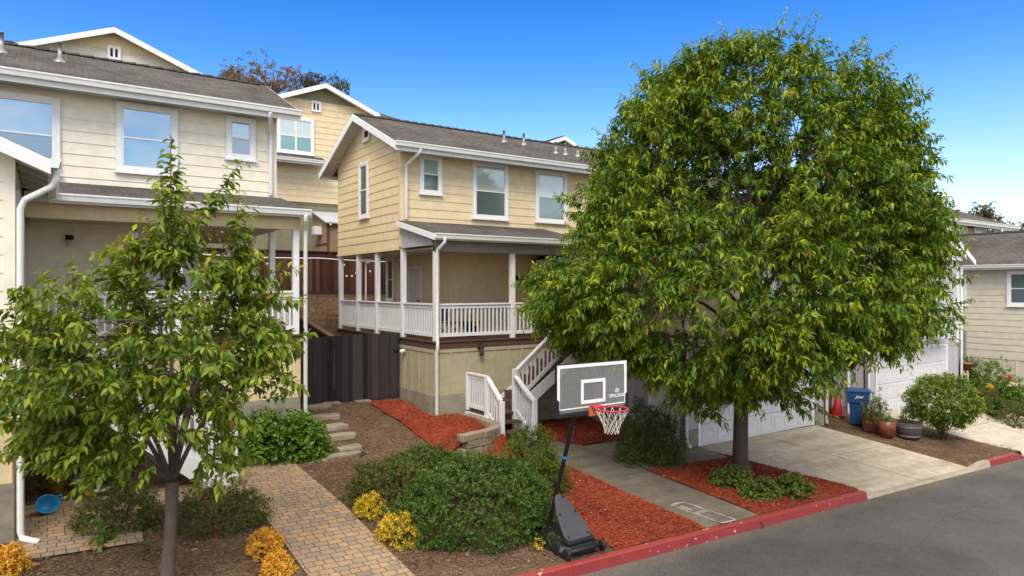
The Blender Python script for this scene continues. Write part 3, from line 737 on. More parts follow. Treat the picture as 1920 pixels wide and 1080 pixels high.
    mb = MB().box(a3 - .01, Yp - .03, -4.6, b3, Yp + .15, zc - .004); mb.box(S(-.03), Yp + .16, -4.6, S(.15), Yb, zc - .004); mb.build('footing', M['found'], root)
    # posts and railings
    zb = .945 + dz; ys = [Yp + .075, Ym, Ym + 1.8, Ym + 3.3, Yb - .12]
    for i, y in enumerate(ys): post(root, S(.075), y, D - .0 if i else D, (1.10 if i else .94) + dz)
    for y0, y1 in zip(ys, ys[1:]): railing(root, (S(.075), y0 + .066), (S(.075), y1 - .066), D + .94, D + .10)
    fx = [.075, 2.42, 4.86]
    for s in fx[1:] if sg > 0 else fx[1:2]: post(root, S(s), Yp + .075, D, .94 + dz)
    for s0, s1 in zip(fx, fx[1:]): railing(root, (S(s0 + .066), Yp + .075), (S(s1 - .066), Yp + .075), D + .94, D + .10, 18)
    cap = MB(); cap.box(S(.0) - .0, Yp + .01, .945 + dz, S(.15), Yp + .14, 1.10 + dz); cap.build('post_cap', wl, root)
    return S, D

def wing(root, x0, x1, yf, yb, zb, zg, sl, wl, pan, zsplit, ov=.43, fov=.4, door=None, found=.25):
    xc = (x0 + x1) / 2; hw = (x1 - x0) / 2 + ov; zr = zg + sl * hw
    zt = lambda x: zr - sl * abs(x - xc) - .10
    mb = MB()
    lap(mb, (0, yf, 0), (1, 0, 0), (0, -1, 0), [(x0 + .1, zsplit), (x1 - .1, zsplit), (x1 - .1, zt(x1 - .1)), (xc, zt(xc)), (x0 + .1, zt(x0 + .1))])
    mb.build('front_wall', wl, root)
    for xs, o in ((x0, -1), (x1, 1)):
        mb = MB(); lap(mb, (xs, 0, 0), (0, 1, 0), (o, 0, 0), [(yf + .1, zsplit), (yb, zsplit), (yb, zt(xs)), (yf + .1, zt(xs))]); mb.build('side_wall', wl, root)
        mb = MB().box(xs + o * .03, yf - .03, zsplit, xs - o * .1, yf + .1, zt(xs)); mb.build('corner_trim', wl if wl != M['paleg'] else M['white'], root)
        mb = MB(); panel(mb, (xs, 0, 0), (0, 1, 0), (o, 0, 0), yf + .02, yb, zb + found, zsplit - .002, .42); mb.build('base_wall', pan, root)
    if door:
        mb = MB(); panel(mb, (0, yf, 0), (1, 0, 0), (0, -1, 0), x0, door[0] - .12, zb + found, zsplit - .002, .5); mb.build('base_wall', pan, root); mb = MB(); panel(mb, (0, yf, 0), (1, 0, 0), (0, -1, 0), door[1] + .12, x1, zb + found, zsplit - .002, .5)
        if zsplit > door[2] + .14: panel(mb, (0, yf, 0), (1, 0, 0), (0, -1, 0), door[0] - .118, door[1] + .118, door[2] + .125, zsplit - .002, .5)
        mb.build('base_wall', pan, root); garage_door(root, (0, yf + .06, 0), (1, 0, 0), (0, -1, 0), door[0], door[1], door[3], door[2])
        ft = MB().box(x0 - .02, yf - .025, zb - .8, door[0] - .12, yf + .16, zb + found - .003); ft.build('footing', M['found'], root); ft = MB().box(door[1] + .12, yf - .025, zb - .8, x1 + .02, yf + .16, zb + found - .003)
    else:
        mb = MB(); panel(mb, (0, yf, 0), (1, 0, 0), (0, -1, 0), x0, x1, zb + found, zsplit - .002, .6); mb.build('base_wall', pan, root)
        ft = MB().box(x0 - .02, yf - .025, zb - .8, x1 + .02, yf + .16, zb + found - .003)
    MB().box(x0 - .02, yf + .161, zb - .8, x0 + .16, yb, zb + found - .003).build('footing', M['found'], root); ft.box(x1 - .16, yf + .161, zb - .8, x1 + .02, yb, zb + found - .003)
    ft.build('footing', M['found'], root)
    cross_gable(root, xc, hw, yf - fov, yb, zr, sl, M['shY'], ov=fov)
    return xc, hw, zr
# --- house with the near wing at the left edge
h1 = thing('house', (0, 16, -3.4), 'cream two storey house behind the small tree, cut by the left edge', 'house', 'houses along the street')
S1, DK1 = row_house(h1, 4.6, -1, -.3, .34, M['cream'], M['creampanel'], M['cream'], M['creampanel'], M['soffit'])
wing(h1, -6.4, -.4, 11.5, 17.0, -3.5, 1.74, .45, M['cream'], M['creampanel'], -1.27, found=.85)
gutter(h1, (.03, 11.07, 1.75), (.03, 14.8, 1.75), (1, 0, 0), face=.2)
mb = MB(); mb.prism([(-.37, 11.48, 1.845), (.02, 11.48, 1.67), (.02, 14.8, 1.67), (-.37, 14.8, 1.845)], (0, 0, -.02))
for k in range(5): mb.prism([(-.37, 11.55 + k * .7, 1.822), (.0, 11.55 + k * .7, 1.656), (.0, 11.55 + k * .7, 1.60), (-.37, 11.55 + k * .7, 1.73)], (0, .05, 0))
mb.build('soffit', M['soffit'], h1)
downspout(h1, [(.10, 11.22, 1.62), (.10, 11.22, 1.50), (.04, 11.24, 1.38), (-.26, 11.40, 1.20), (-.31, 11.42, 1.08), (-.31, 11.42, -3.30), (-.29, 11.40, -3.40), (-.10, 11.30, -3.46)], .042, False)
Y1 = 17.1; F = ((0, Y1, 0), (1, 0, 0), (0, -1, 0))
def win_on_Y(root, Y, px0, py0, px1, py1, top, bot, **k):
    a, b, c = atY(px0, py0, Y), atY(px1, py0, Y), atY(px0, py1, Y)
    return window(root, (0, Y - .02, 0), (1, 0, 0), (0, -1, 0), a.x, b.x, c.z, a.z, top, bot, **k)
win_on_Y(h1, Y1, -45, 165, 113, 315, M['gTop'], M['gDark'], tw=.11); win_on_Y(h1, Y1, 217, 190, 333, 320, M['gTop'], M['gTop'], tw=.11); win_on_Y(h1, Y1, 423, 217, 478, 296, M['gTop'], M['gDark'], tw=.1)
window(h1, (-.4, 0, 0), (0, 1, 0), (1, 0, 0), 12.2, 13.5, -.05, 1.42, M['gTop'], M['gDark'])
lp = atY(130, 452, Y1 - .05); MB().box(lp.x - .11, Y1 - .05, lp.z - .14, lp.x + .11, Y1 - .026, lp.z + .12).build('mounting_plate', M['cream'], h1)
l_ = MB().lathe([(.0, .12), (.075, .12), (.075, .02), (.06, .02), (.0, .02)], (lp.x, Y1 - .15, lp.z), 12); l_.box(lp.x - .03, Y1 - .09, lp.z + .04, lp.x + .03, Y1 - .051, lp.z + .1); l_ = l_.build('wall_lamp', M['black'], h1)
MB().lathe([(.0, .02), (.055, .02), (.06, -.1), (.0, -.11)], (lp.x, Y1 - .15, lp.z), 12).build('lamp_glass', pmat('frosted_lamp', (.55, .55, .55), .4), l_)
a = atY(308, 398, Y1); panel_door(h1, (0, Y1 - .02, 0), (1, 0, 0), (0, -1, 0), 2.0, 2.82, DK1, DK1 + 2.03, M['door'])
downspout(h1, [(4.62, 14.74, 1.58), (4.62, 14.76, 1.47), (4.70, 14.98, 1.30), (4.70, 15.02, 1.18), (4.70, 15.02, -3.2)], .042, False)
for x_ in (112, 3): 
    p = atY(x_, 122, 18.3); vent_pipe(h1, (p.x, 18.3, 5.64 - .445 * 1.3), .42)
# its stair: flight down to the right from a landing over the wing corner
def stair(root, name, steps, treadmat=M['deck']):
    """steps: list of (x0,y0,x1,y1,z) treads"""
    mb = MB()
    for x0, y0, x1, y1, z in steps: mb.box(x0, y0, z - .04, x1, y1, z)
    return mb.build(name, treadmat, root)
LZ = -1.85
st = [(-.36, 12.9, .7, 13.9, LZ)] + [(.7 + i * .256 + .003, 12.92, .7 + (i + 1) * .256, 13.88, LZ - (i + 1) * .213) for i in range(8)] + [(-.3, 13.9 + i * .24 + .003, .66, 13.9 + (i + 1) * .24, LZ + (i + 1) * .166) for i in range(5)]
stair(h1, 'stair', st)
mb = MB(); mb.box(-.38, 12.865, LZ - .25, .7, 12.899, LZ - .0).box(.66, 13.905, LZ - .25, .7, 15.1, LZ - .0)
for y in (12.87, 13.885): mb.prism([(.7, y, LZ + .0), (2.86, y, LZ - 1.72), (2.86, y, LZ - 1.95), (2.6, y, LZ - 1.95), (.7, y, LZ - .30)], (0, .03, 0))
mb.build('stringer', M['white'], h1)
for x_, y_, z0, z1 in ((-.33, 12.93, LZ, LZ + .95), (.66, 12.93, LZ - .25, LZ + .95), (2.76, 12.93, -3.7, LZ - .72), (2.76, 13.86, -3.7, LZ - .72), (.66, 13.86, LZ - .25, LZ + .95)): post(h1, x_, y_, z0, z1, .11, 'newel_post')
railing(h1, (-.27, 12.93), (.6, 12.93), LZ + .9, LZ + .08)
railing(h1, (.72, 12.93), (2.7, 12.93), LZ + .88, LZ + .05, None, None, LZ - .80, LZ - 1.62); railing(h1, (.72, 13.86), (2.7, 13.86), LZ + .88, LZ + .05, None, None, LZ - .80, LZ - 1.62)
# --- middle house
h2 = thing('house', (13, 16, -3.6), 'yellow two storey house with white railed wrap around porch left of the big tree', 'house', 'houses along the street')
S2, DK2 = row_house(h2, 8.1, 1, 0, 0, M['yellow'], M['olive'], M['mauve'], M['taupe'], M['soffit'])
for q in ((786, 290, 827, 362, M['gMint'], M['gDark'], .55), (885, 302, 951, 408, M['gWhite'], M['gGrey'], .52), (1003, 318, 1061, 415, M['gWhite'], M['gGrey'], .52)):
    win_on_Y(h2, 17.4, *q[:6], split=q[6] - .03, tw=.09)
for x0, y0, x1, y1 in ((676, 308, 693, 410), (684, 243, 696, 266)):
    a, b = atX(x0, y0, 8.1), atX(x1, y0, 8.1); c = atX(x0, y1, 8.1); small = y0 < 300
    window(h2, (8.08, 0, 0), (0, 1, 0), (-1, 0, 0), b.y, a.y, c.z, a.z, M['gGreen'] if not small else M['darkroom'], M['gDark'] if not small else None, tw=.06 if small else .09)
a, b = atX(768, 505, 9.85), atX(793, 505, 9.85); panel_door(h2, (9.83, 0, 0), (0, 1, 0), (-1, 0, 0), b.y + .08, a.y - .08, DK2, .62, M['door'], False, False)
a, b = atX(727, 478, 9.85), atX(741, 478, 9.85); window(h2, (9.83, 0, 0), (0, 1, 0), (-1, 0, 0), b.y, min(a.y, 22.35), -.45, 1.05, M['gGreen'], M['gDark'])
downspout(h2, [(8.2, 15.04, 1.26), (8.2, 15.05, 1.15), (8.13, 15.28, .98), (8.13, 15.33, .86), (8.13, 15.33, -1.28), (8.13, 15.30, -1.36), (8.13, 15.30, -1.52), (8.13, 15.34, -1.6), (8.13, 15.34, -3.4)], .042, False)
p = atY(898, 652, 15.37); lantern(h2, (p.x, 15.376, p.z), (0, -1, 0), 1.15)
p = atX(762, 538, 9.8); lantern(h2, (9.8, atX(757, 540, 9.8).y, .75), (-1, 0, 0), .7)
for x_, y_ in ((945, 268), (982, 275), (1042, 281), (1060, 284), (1083, 289)):
    p = atY(x_, y_, 18.2 if x_ > 1000 else 18.9); vent_pipe(h2, (p.x, p.y, 5.3 - .445 * (19.9 - p.y)), .36)
p = atX(760, 658, 8.1); MB().tube([(8.085, p.y, p.z), (8.0, p.y, p.z), (7.94, p.y, p.z - .02)], [.06, .06, .04], 10).build('dryer_vent', M['gutter'], h2)
# stair of the middle house: short flight to a landing, then up along the porch
LZ = -3.15; n = 9
st = [(9.0, 14.37, 9.9, 15.36, LZ)] + [(9.9 + i * .267 + .003, 14.4, 9.9 + (i + 1) * .267, 15.34, LZ + (i + 1) * .199) for i in range(n)] + [(9.03, 14.37 - (i + 1) * .27, 9.87, 14.37 - i * .27 - .003, LZ - (i + 1) * .19) for i in range(2)] + [(12.31, 14.37, 12.95, 15.33, -1.36)]
stair(h2, 'stair', st)
mb = MB()
mb.box(8.965, 14.34, LZ - .2, 8.998, 15.36, LZ - .041)
for y in (14.355, 15.345): mb.prism([(9.9, y, LZ + .16), (12.4, y, -1.36 + .02), (12.4, y, -1.66), (9.9, y, LZ - .2)], (0, .03, 0))
for x in (8.97, 9.885): mb.prism([(x, 14.36, LZ - .0), (x, 13.72, LZ - .46), (x, 13.72, LZ - .62), (x, 14.36, LZ - .62)], (.03, 0, 0))
mb.build('stringer', M['white'], h2)
mb = MB()
for i in range(n): mb.box(9.9 + i * .267 + .0, 14.42, LZ + i * .199, 9.9 + i * .267 + .02, 15.32, LZ + (i + 1) * .199 - .041)
mb.build('riser', M['deck'], h2)
for x_, y_, z0, z1 in ((9.02, 15.3, LZ, LZ + .96), (9.02, 14.38, -3.8, LZ + .96), (9.02, 13.70, -3.85, LZ + .42), (9.86, 13.52, -3.9, LZ + .42), (9.87, 14.40, LZ - .5, LZ + 1.08), (12.12, 14.40, -1.7, -.38)): post(h2, x_, y_, z0, z1, .105, 'newel_post')
railing(h2, (9.02, 15.24), (9.02, 14.44), LZ + .95, LZ + .07, 7)
railing(h2, (9.02, 14.33), (9.02, 13.75), LZ + .91, LZ + .0, 5, None, LZ + .44, LZ - .42)
railing(h2, (9.86, 14.34), (9.86, 13.57), LZ + .90, LZ + .0, 7, None, LZ + .40, LZ - .5)
MB().tube([(9.79, 14.3, LZ + .84), (9.79, 13.55, LZ + .33)], .022, 8).build('handrail', M['galv'], h2)
railing(h2, (9.92, 14.40), (12.07, 14.40), LZ + 1.05, LZ + .2, 16, None, -.44, -1.27)
wing(h2, 13.0, 18.9, 11.5, 17.4, -3.97, .85, .5, M['yellow'], M['mauve'], -1.5, door=(13.55, 18.35, -1.75, -3.99), found=.45)
a, b = atX(1223, 740, 13.0), atX(1271, 740, 13.0)
panel_door(h2, (12.985, 0, 0), (0, 1, 0), (-1, 0, 0), b.y, a.y, -3.86, -1.83, M['door'], False)
downspout(h2, [(12.93, 11.42, .7), (12.93, 11.42, -3.7), (12.93, 11.40, -3.82), (12.88, 11.25, -3.86)], .042, False)
downspout(h2, [(18.97, 11.42, .7), (18.97, 11.42, -3.98)], .042, False)
gutter(h2, (12.57, 11.1, .86), (12.57, 17.0, .86), (-1, 0, 0)); gutter(h2, (19.33, 11.1, .86), (19.33, 17.0, .86), (1, 0, 0))
window(h2, (0, 11.48, 0), (1, 0, 0), (0, -1, 0), 15.2, 16.8, -.9, .5, M['gWhite'], M['gGrey'])
# --- pale grey house with the second garage
h3 = thing('house', (24.6, 14, -4.1), 'pale grey house with a white garage door behind the round shrub', 'house', 'houses along the street')
wing(h3, 21.5, 27.8, 11.6, 19, -4.15, 1.02, .55, M['paleg'], M['mauve'], -2.0, door=(22.15, 26.9, -2.1, -4.15), found=.3)
mb = MB(); bx0, bx1, by = 22.0, 26.45, 11.15
lap(mb, (0, by, 0), (1, 0, 0), (0, -1, 0), [(bx0, -1.75), (bx1, -1.75), (bx1, .95), (bx0, .95)], .2)
lap(mb, (bx1, 0, 0), (0, 1, 0), (1, 0, 0), [(by + .03, -1.75), (11.575, -1.75), (11.575, .95), (by + .03, .95)], .2)
lap(mb, (bx0, 0, 0), (0, 1, 0), (-1, 0, 0), [(by + .03, -1.75), (11.575, -1.75), (11.575, .95), (by + .03, .95)], .2); mb.build('bay_wall', M['paleg'], h3)
mb = MB(); mb.box(bx0 - .1, by - .12, .96, bx1 + .35, 11.57, 1.12); mb.prism([(bx0 - .05, by - .02, 1.125), (bx1 + .2, by - .02, 1.125), ((bx0 + bx1) / 2, by - .02, 2.05)], (0, .4, 0)); mb.build('pediment', M['white'], h3)
mb = MB(); xc_ = (bx0 + bx1) / 2 + .05
for s in (-1, 1): roof_slab(mb, [(xc_ + s * 2.6, by - .2, 1.19), (xc_, by - .2, 2.33), (xc_, 11.57, 2.33), (xc_ + s * 2.6, 11.57, 1.19)], .06)
mb.build('bay_roof', M['shY'], h3)
mb = MB()
for s in (-1, 1): mb.prism([(xc_, by - .2, 2.31), (xc_ + s * 2.6, by - .2, 1.17), (xc_ + s * 2.6, by - .2, 1.02), (xc_, by - .2, 2.14)], (0, -.03, 0))
mb.build('rake_board', M['white'], h3)
window(h3, (0, 11.58, 0), (1, 0, 0), (0, -1, 0), 26.85, 27.35, -.35, .55, M['gMint'], M['gDark'], .07)
window(h3, (0, by - .02, 0), (1, 0, 0), (0, -1, 0), 23.2, 25.0, -.9, .6, M['gWhite'], M['gGrey'], cols=2)
p = atY(1786, 632, 11.5); l_ = MB().box(p.x - .11, 11.47, p.z - .09, p.x + .11, 11.57, p.z + .09); l_ = l_.build('wall_lamp', pmat('brass', (.45, .32, .07), .3, .1, 3, metal=.8), h3, .01)
MB().box(p.x - .07, 11.455, p.z - .06, p.x + .07, 11.469, p.z + .06).build('lamp_glass', pmat('amber_glass', (.55, .42, .15), .2), l_)
p = atY(1786, 536, 11.5); MB().box(p.x - .1, 11.48, p.z - .09, p.x + .1, 11.573, p.z + .09).build('alarm_box', pmat('red_box', (.42, .09, .06), .5), h3, .01)
downspout(h3, [(21.42, 12.15, .8), (21.42, 12.15, -4.1)], .042, False); downspout(h3, [(21.44, 11.5, .8), (21.44, 11.5, -4.1)], .042, False); downspout(h3, [(27.9, 11.52, .8), (27.9, 11.52, -4.3)], .04, False)
mb = MB().box(21.6, 17.0, -4, 36, 22.4, 3.0); mb.build('rear_block', M['paleg'], h3)
gable_roof(h3, 21.1, 36.2, 19.7, 16.4, 23, 4.2, .4, M['shX'], False, False)
# --- beige house at the right edge
h4 = thing('house', (34, 13, -4.3), 'beige lap sided house at the right edge with a hip roofed block behind', 'house', 'houses along the street')
wing(h4, 31.5, 37.5, 10.2, 19, -4.6, .92, .44, M['stone'], M['stone'], -2.75, found=.55)
gutter(h4, (31.07, 9.8, .93), (31.07, 19, .93), (-1, 0, 0))
for x0, y0, x1, y1 in ((1796, 508, 1814, 572), (1889, 505, 1952, 574)):
    a, b = atX(x0, y0, 31.5), atX(x1, y0, 31.5); c = atX(x1, y1, 31.5); window(h4, (31.478, 0, 0), (0, 1, 0), (-1, 0, 0), b.y, a.y, c.z, .68, M['gGreen'], M['gDark'], .11)
a, b = atX(1790, 622, 31.5), atX(1813, 622, 31.5); MB().box(31.43, b.y, -3.6, 31.475, a.y, -1.75).build('meter_cabinet', pmat('cabinet_grey', (.30, .31, .27), .5), h4, .008)
mb = MB(); lap(mb, (0, 17.4, 0), (1, 0, 0), (0, -1, 0), [(31.5, -1), (46.9, -1), (46.9, 3.4), (31.5, 3.4)], .25); mb.box(46.8, 17.4, -4, 46.9, 22.4, 3.4); mb.build('upper_wall', M['olive'], h4)
mb = MB(); e = (31, 47.9, 16.7, 23.1); rz, ez = 5.05, 3.66
mb.add([(e[0], e[2], ez), (e[1], e[2], ez), (45.2, 19.9, rz), (e[0], 19.9, rz), (e[1], e[3], ez), (e[0], e[3], ez)], [(0, 1, 2, 3), (1, 4, 2), (4, 5, 3, 2), (0, 5, 4, 1)]); mb.build('hip_roof', M['shX'], h4)
gutter(h4, (e[0], e[2], ez + .02), (e[1], e[2], ez + .02), (0, -1, 0), .18, .15, .3)
for q in ((1780, 421, 1811, 452, M['gMint']), (1825, 426, 1847, 452, M['gMint']), (1861, 428, 1875, 452, M['gWhite'])): win_on_Y(h4, 17.4, *q[:4], q[4], None, tw=.1)
downspout(h4, [(47.4, 16.75, 3.5), (47.3, 16.9, 3.3), (46.6, 17.3, 2.9), (46.6, 17.34, -1)], .06, False)
# --- houses of the row uphill
def hill_house(label, xc, hw, yf, zr, sl, wl, frieze, zbase=-.5, back=9):
    r = thing('house', (xc, yf, zbase), label, 'house', 'houses of the uphill row')
    ov = .45; zt = lambda x: zr - sl * abs(x - xc) - .1; a, b = xc - hw + ov, xc + hw - ov
    mb = MB(); lap(mb, (0, yf, 0), (1, 0, 0), (0, -1, 0), [(a, zbase), (b, zbase), (b, zt(b)), (xc, zt(xc)), (a, zt(a))]); mb.box(a, yf + .13, zbase, a + .1, yf + back, zt(a)).box(b - .1, yf + .13, zbase, b, yf + back, zt(b)); mb.build('front_wall', wl, r)
    zf = zt(xc) - .62; w = (zt(xc) - zf) / sl
    MB().prism([(xc - w, yf - .026, zf), (xc + w, yf - .026, zf), (xc, yf - .026, zt(xc))], (0, -.015, 0)).build('gable_frieze', frieze, r)
    cross_gable(r, xc, hw, yf - .4, yf + back, zr, sl, M['shY'])
    return r
hA = hill_house('grey beige gabled house on the hill above the cream house', 1.92, 2.85, 28.0, 9.15, .40, M['greige'], M['creampanel'])
a, b, c = atY(201, 85, 28), atY(226, 85, 28), atY(201, 110, 28); window(hA, (0, 27.975, 0), (1, 0, 0), (0, -1, 0), a.x, b.x, c.z, a.z, M['darkroom'], None, .055, cols=2, sill=False)
mb = MB(); roof_slab(mb, [(-14, 28.4, 7.95), (.2, 28.4, 7.95), (.2, 31.5, 9.15), (-14, 31.5, 9.15)], .09); mb.build('side_roof', M['shX'], hA); gutter(hA, (-14, 28.4, 7.96), (-.7, 28.4, 7.96), (0, -1, 0)); ridge_caps(hA, (-14, 31.5, 9.16), (.2, 31.5, 9.16), .39)
MB().box(-14, 28.9, -.5, -.5, 33, 7.8).build('side_block', M['greige'], hA)
hB = hill_house('yellow gabled house on the hill seen between the two nearer houses', 9.55, 2.4, 28.2, 8.52, .40, M['yellow'], M['sage'], 3.55)
a, b, c = atY(583, 189, 28.2), atY(601, 189, 28.2), atY(583, 209, 28.2); window(hB, (0, 28.175, 0), (1, 0, 0), (0, -1, 0), a.x, b.x, c.z, a.z, M['darkroom'], None, .055, cols=2, sill=False)
a, b, c = atY(519, 215, 28.2), atY(588, 215, 28.2), atY(519, 284, 28.2); window(hB, (0, 28.175, 0), (1, 0, 0), (0, -1, 0), a.x, b.x, c.z, a.z, M['gWhite'], M['gTeal'], .1, split=.47, cols=2)
mb = MB(); roof_slab(mb, [(6.8, 27.5, 5.2), (9.5, 27.5, 5.2), (9.5, 28.17, 5.45), (6.8, 28.17, 5.45)], .08); mb.build('eyebrow_roof', M['shX'], hB); gutter(hB, (6.8, 27.5, 5.21), (9.55, 27.5, 5.21), (0, -1, 0))
mb = MB(); panel(mb, (0, 28.25, 0), (1, 0, 0), (0, -1, 0), 4.2, 15.4, -.6, 3.545, .5); mb.build('base_wall', M['sage'], hB)
mb = MB().box(7.5, 28.9, 3.0, 15.2, 33, 7.1); mb.build('rear_block', M['yellow'], hB)
mb = MB(); mb.add([(7.2, 28.6, 7.3), (15.7, 28.6, 7.3), (13.6, 31.3, 8.55), (9.5, 31.3, 8.55), (15.7, 34, 7.3), (7.2, 34, 7.3)], [(0, 1, 2, 3), (1, 4, 2), (4, 5, 3, 2), (5, 0, 3), (0, 5, 4, 1)]); mb.build('hip_roof', M['shX'], hB)
hD = hill_house('distant house on the hill, only its small gable showing over the middle roof', 22.2, 2.6, 28.2, 7.9, .40, M['greige'], M['sage'])
# --- fences and walls
def board_fence(root, O, U, Nn, u0, u1, z0, z1, mat, w=.14, z0b=None, z1b=None, name='boards'):
    O, U, Nn = Vector(O), Vector(U), Vector(Nn); mb = MB(); n = round((u1 - u0) / w); r = random.Random(5)
    for i in range(n):
        a, b = u0 + i * w + .003, u0 + (i + 1) * w - .003; t = (i + .5) / n
        lo = z0 + ((z0b if z0b is not None else z0) - z0) * t; hi = z1 + ((z1b if z1b is not None else z1) - z1) * t + r.uniform(-.012, .006)
        nn = r.uniform(0, .008); mb.prism([O + U * a + Z * lo + Nn * nn, O + U * b + Z * lo + Nn * nn, O + U * b + Z * hi + Nn * nn, O + U * a + Z * hi + Nn * nn], Nn * .02)
    return mb.build(name, mat, root)
f1 = thing('wooden_gate_fence', (6.4, 17.3, -3), 'dark weathered board fence with a gate closing the gap between the two near houses', 'fence')
board_fence(f1, (0, 17.4, 0), (1, 0, 0), (0, -1, 0), 4.64, 6.15, -2.96, -1.26, M['fencedark'])
board_fence(f1, (0, 17.36, 0), (1, 0, 0), (0, -1, 0), 6.19, 8.04, -2.99, -1.24, M['fencedark'], name='gate')
MB().box(4.64, 17.41, -1.55, 8.04, 17.45, -1.46).box(4.64, 17.41, -2.8, 8.04, 17.45, -2.7).build('rail', M['fencecapd'], f1)
MB().box(7.84, 17.31, -1.75, 8.0, 17.338, -1.69).build('latch', M['black'], f1)
f2 = thing('side_fence', (6.17, 20, -3), 'brown board fence running uphill behind the dark gate fence', 'fence')
board_fence(f2, (6.17, 0, 0), (0, 1, 0), (-1, 0, 0), 17.5, 25.9, -3.2, -1.34, planks('redwood_side_boards', 1, .14, (.055, .026, .016), (.13, .065, .04)), .14, -2.9, .02)
MB().beam((6.17, 17.48, -1.29), (6.17, 25.9, .07), .16, .05).build('cap_rail', M['fencecap'], f2)
f3 = thing('rear_fence', (6, 26.4, -.3), 'dark red brown board fence standing on the block retaining wall', 'fence')
board_fence(f3, (0, 26.42, 0), (1, 0, 0), (0, -1, 0), -1.5, 14, -.15, 1.16, M['fencered'])
mb = MB().box(-1.5, 26.37, 1.18, 14, 26.47, 1.40).box(-1.6, 26.32, 1.402, 14.1, 26.52, 1.44).box(-1.5, 26.36, -.30, 14, 26.46, -.13); mb.build('rail', M['fencecapd'], f3)
for k in range(7): post(f3, .2 + k * 2.25, 26.34, -.3, 1.39, .1, 'fence_post', M['fencecapd'])
rw = thing('retaining_wall', (6, 26.2, -3), 'brown block retaining wall below the red brown fence, between the two houses', 'wall')
mb = MB()
for r_ in range(16):
    for k in range(42):
        x0 = -2 + k * .405 + (r_ % 2) * .2; mb.box(x0, 26.05 + .012 * r_, -3.3 + r_ * .19, x0 + .398, 26.3 + .012 * r_, -3.3 + r_ * .19 + .184)
mb.build('block_courses', M['brownblock'], rw, .012)
mp = MB().tube([(7.35, 25.9, -.9), (7.35, 25.9, -.15)], .04, 8).build('marker_post', M['galv']); tag(mp, 'short grey steel post standing before the brown block retaining wall', 'post')
sh = thing('shed', (10, 27.4, -.2), 'small tan shed with a grey sloping roof behind the red brown fence', 'shed')
mb = MB(); mb.prism([(9.2, 26.6, -.4), (9.2, 28.1, -.4), (9.2, 28.1, 3.08), (9.2, 26.6, 2.6)], (.06, 0, 0)); mb.box(9.261, 26.6, -.4, 11.8, 26.66, 2.58); mb.build('shed_wall', M['shed'], sh)
mb = MB(); roof_slab(mb, [(9.05, 26.4, 2.62), (12, 26.4, 2.62), (12, 28.15, 3.2), (9.05, 28.15, 3.2)], .05); mb.build('shed_roof', M['shedroof'], sh)
MB().box(9.17, 26.57, -.4, 9.26, 26.599, 2.55).box(9.171, 26.61, 1.75, 9.198, 28.05, 1.80).build('corner_trim', M['deck'], sh)
p = atX(601, 433, 9.2); ac = MB().box(8.9, p.y - .2, p.z - .17, 9.19, p.y + .2, p.z + .17)
for k in range(6): ac.box(8.885, p.y - .17, p.z - .14 + k * .05, 8.899, p.y + .17, p.z - .12 + k * .05)
tag(ac.build('air_conditioner', M['white'], None, .01), 'small white air conditioner hanging on the tan shed wall', 'air conditioner')
# ------------------------------------------------------------------ small built things
# curved block wall of the raised bed
cw = thing('block_wall', (8.6, 13.6, -3.6), 'low curved wall of tan concrete blocks round the raised red bark bed', 'wall')
cp = [Vector(p) for p in ((8.86, 15.1, 0), (8.88, 14.3, 0), (8.82, 13.75, 0), (8.55, 13.32, 0), (8.15, 13.12, 0), (7.55, 13.02, 0))]
def along(P, s):
    for a, b in zip(P, P[1:]):
        L = (b - a).length
        if s <= L: return a + (b - a) * (s / L), (b - a).normalized()
        s -= L
    return P[-1], (P[-1] - P[-2]).normalized()
tot = sum((b - a).length for a, b in zip(cp, cp[1:]))
for c_ in range(3):
    mb = MB(); s0 = .0 + (c_ % 2) * .15
    while s0 < tot - .1:
        p, d = along(cp, s0 + .15); n = d.cross(Z); z = -3.70 + c_ * .165 + random.uniform(-.004, .004)
        mb.prism([p - d * .146 - n * .12 + Z * z, p + d * .146 - n * .12 + Z * z, p + d * .15 + n * .10 + Z * z, p - d * .15 + n * .10 + Z * z], (0, 0, .16)); s0 += .302
    mb.build('block_course', M['stonew'], cw, .018)
# stepping stones
for i, (px, py, w, l) in enumerate(((595, 764, .62, .34), (610, 783, .62, .36), (624, 802, .60, .34), (642, 819, .58, .32), (653, 838, .52, .36), (664, 849, .5, .32), (628, 854, .62, .34), (590, 864, .5, .3), (623, 756, .4, .3), (680, 752, .42, .2))):
    p = hit(px, py); r = random.Random(i); a0 = r.uniform(-.15, .15); pts = []
    for k, (sx, sy) in enumerate(((-.5, -.5), (0, -.52), (.5, -.5), (.52, 0), (.5, .5), (0, .53), (-.5, .5), (-.53, 0))):
        x, y = sx * w * (1 + r.uniform(-.1, .1)), sy * l * (1 + r.uniform(-.1, .1)); pts.append((p.x + x * math.cos(a0) - y * math.sin(a0), p.y + x * math.sin(a0) + y * math.cos(a0), p.z - .05))
    o = MB().prism(pts, (0, 0, .115 if i < 4 else .075)).build('stepping_stone', M['flag'], None, .015)
    lab = ['stepping stone, uppermost of the four raised steps beside the green hedge', 'second raised stone step down from the dark fence', 'third raised stone step down from the dark fence', 'lowest of the four raised stone steps beside the hedge', 'pale flagstone just below the raised stone steps',
           'pale flagstone nearest the red bark bed', 'large flat flagstone between the hedge and the other flagstones', 'flagstone half under the foot of the green hedge', 'flat stone lying at the foot of the dark fence', 'thin flat stone at the fence foot near the red bark bed'][i]
    tag(o, lab, 'stone', 'stepping stones to the gate fence')
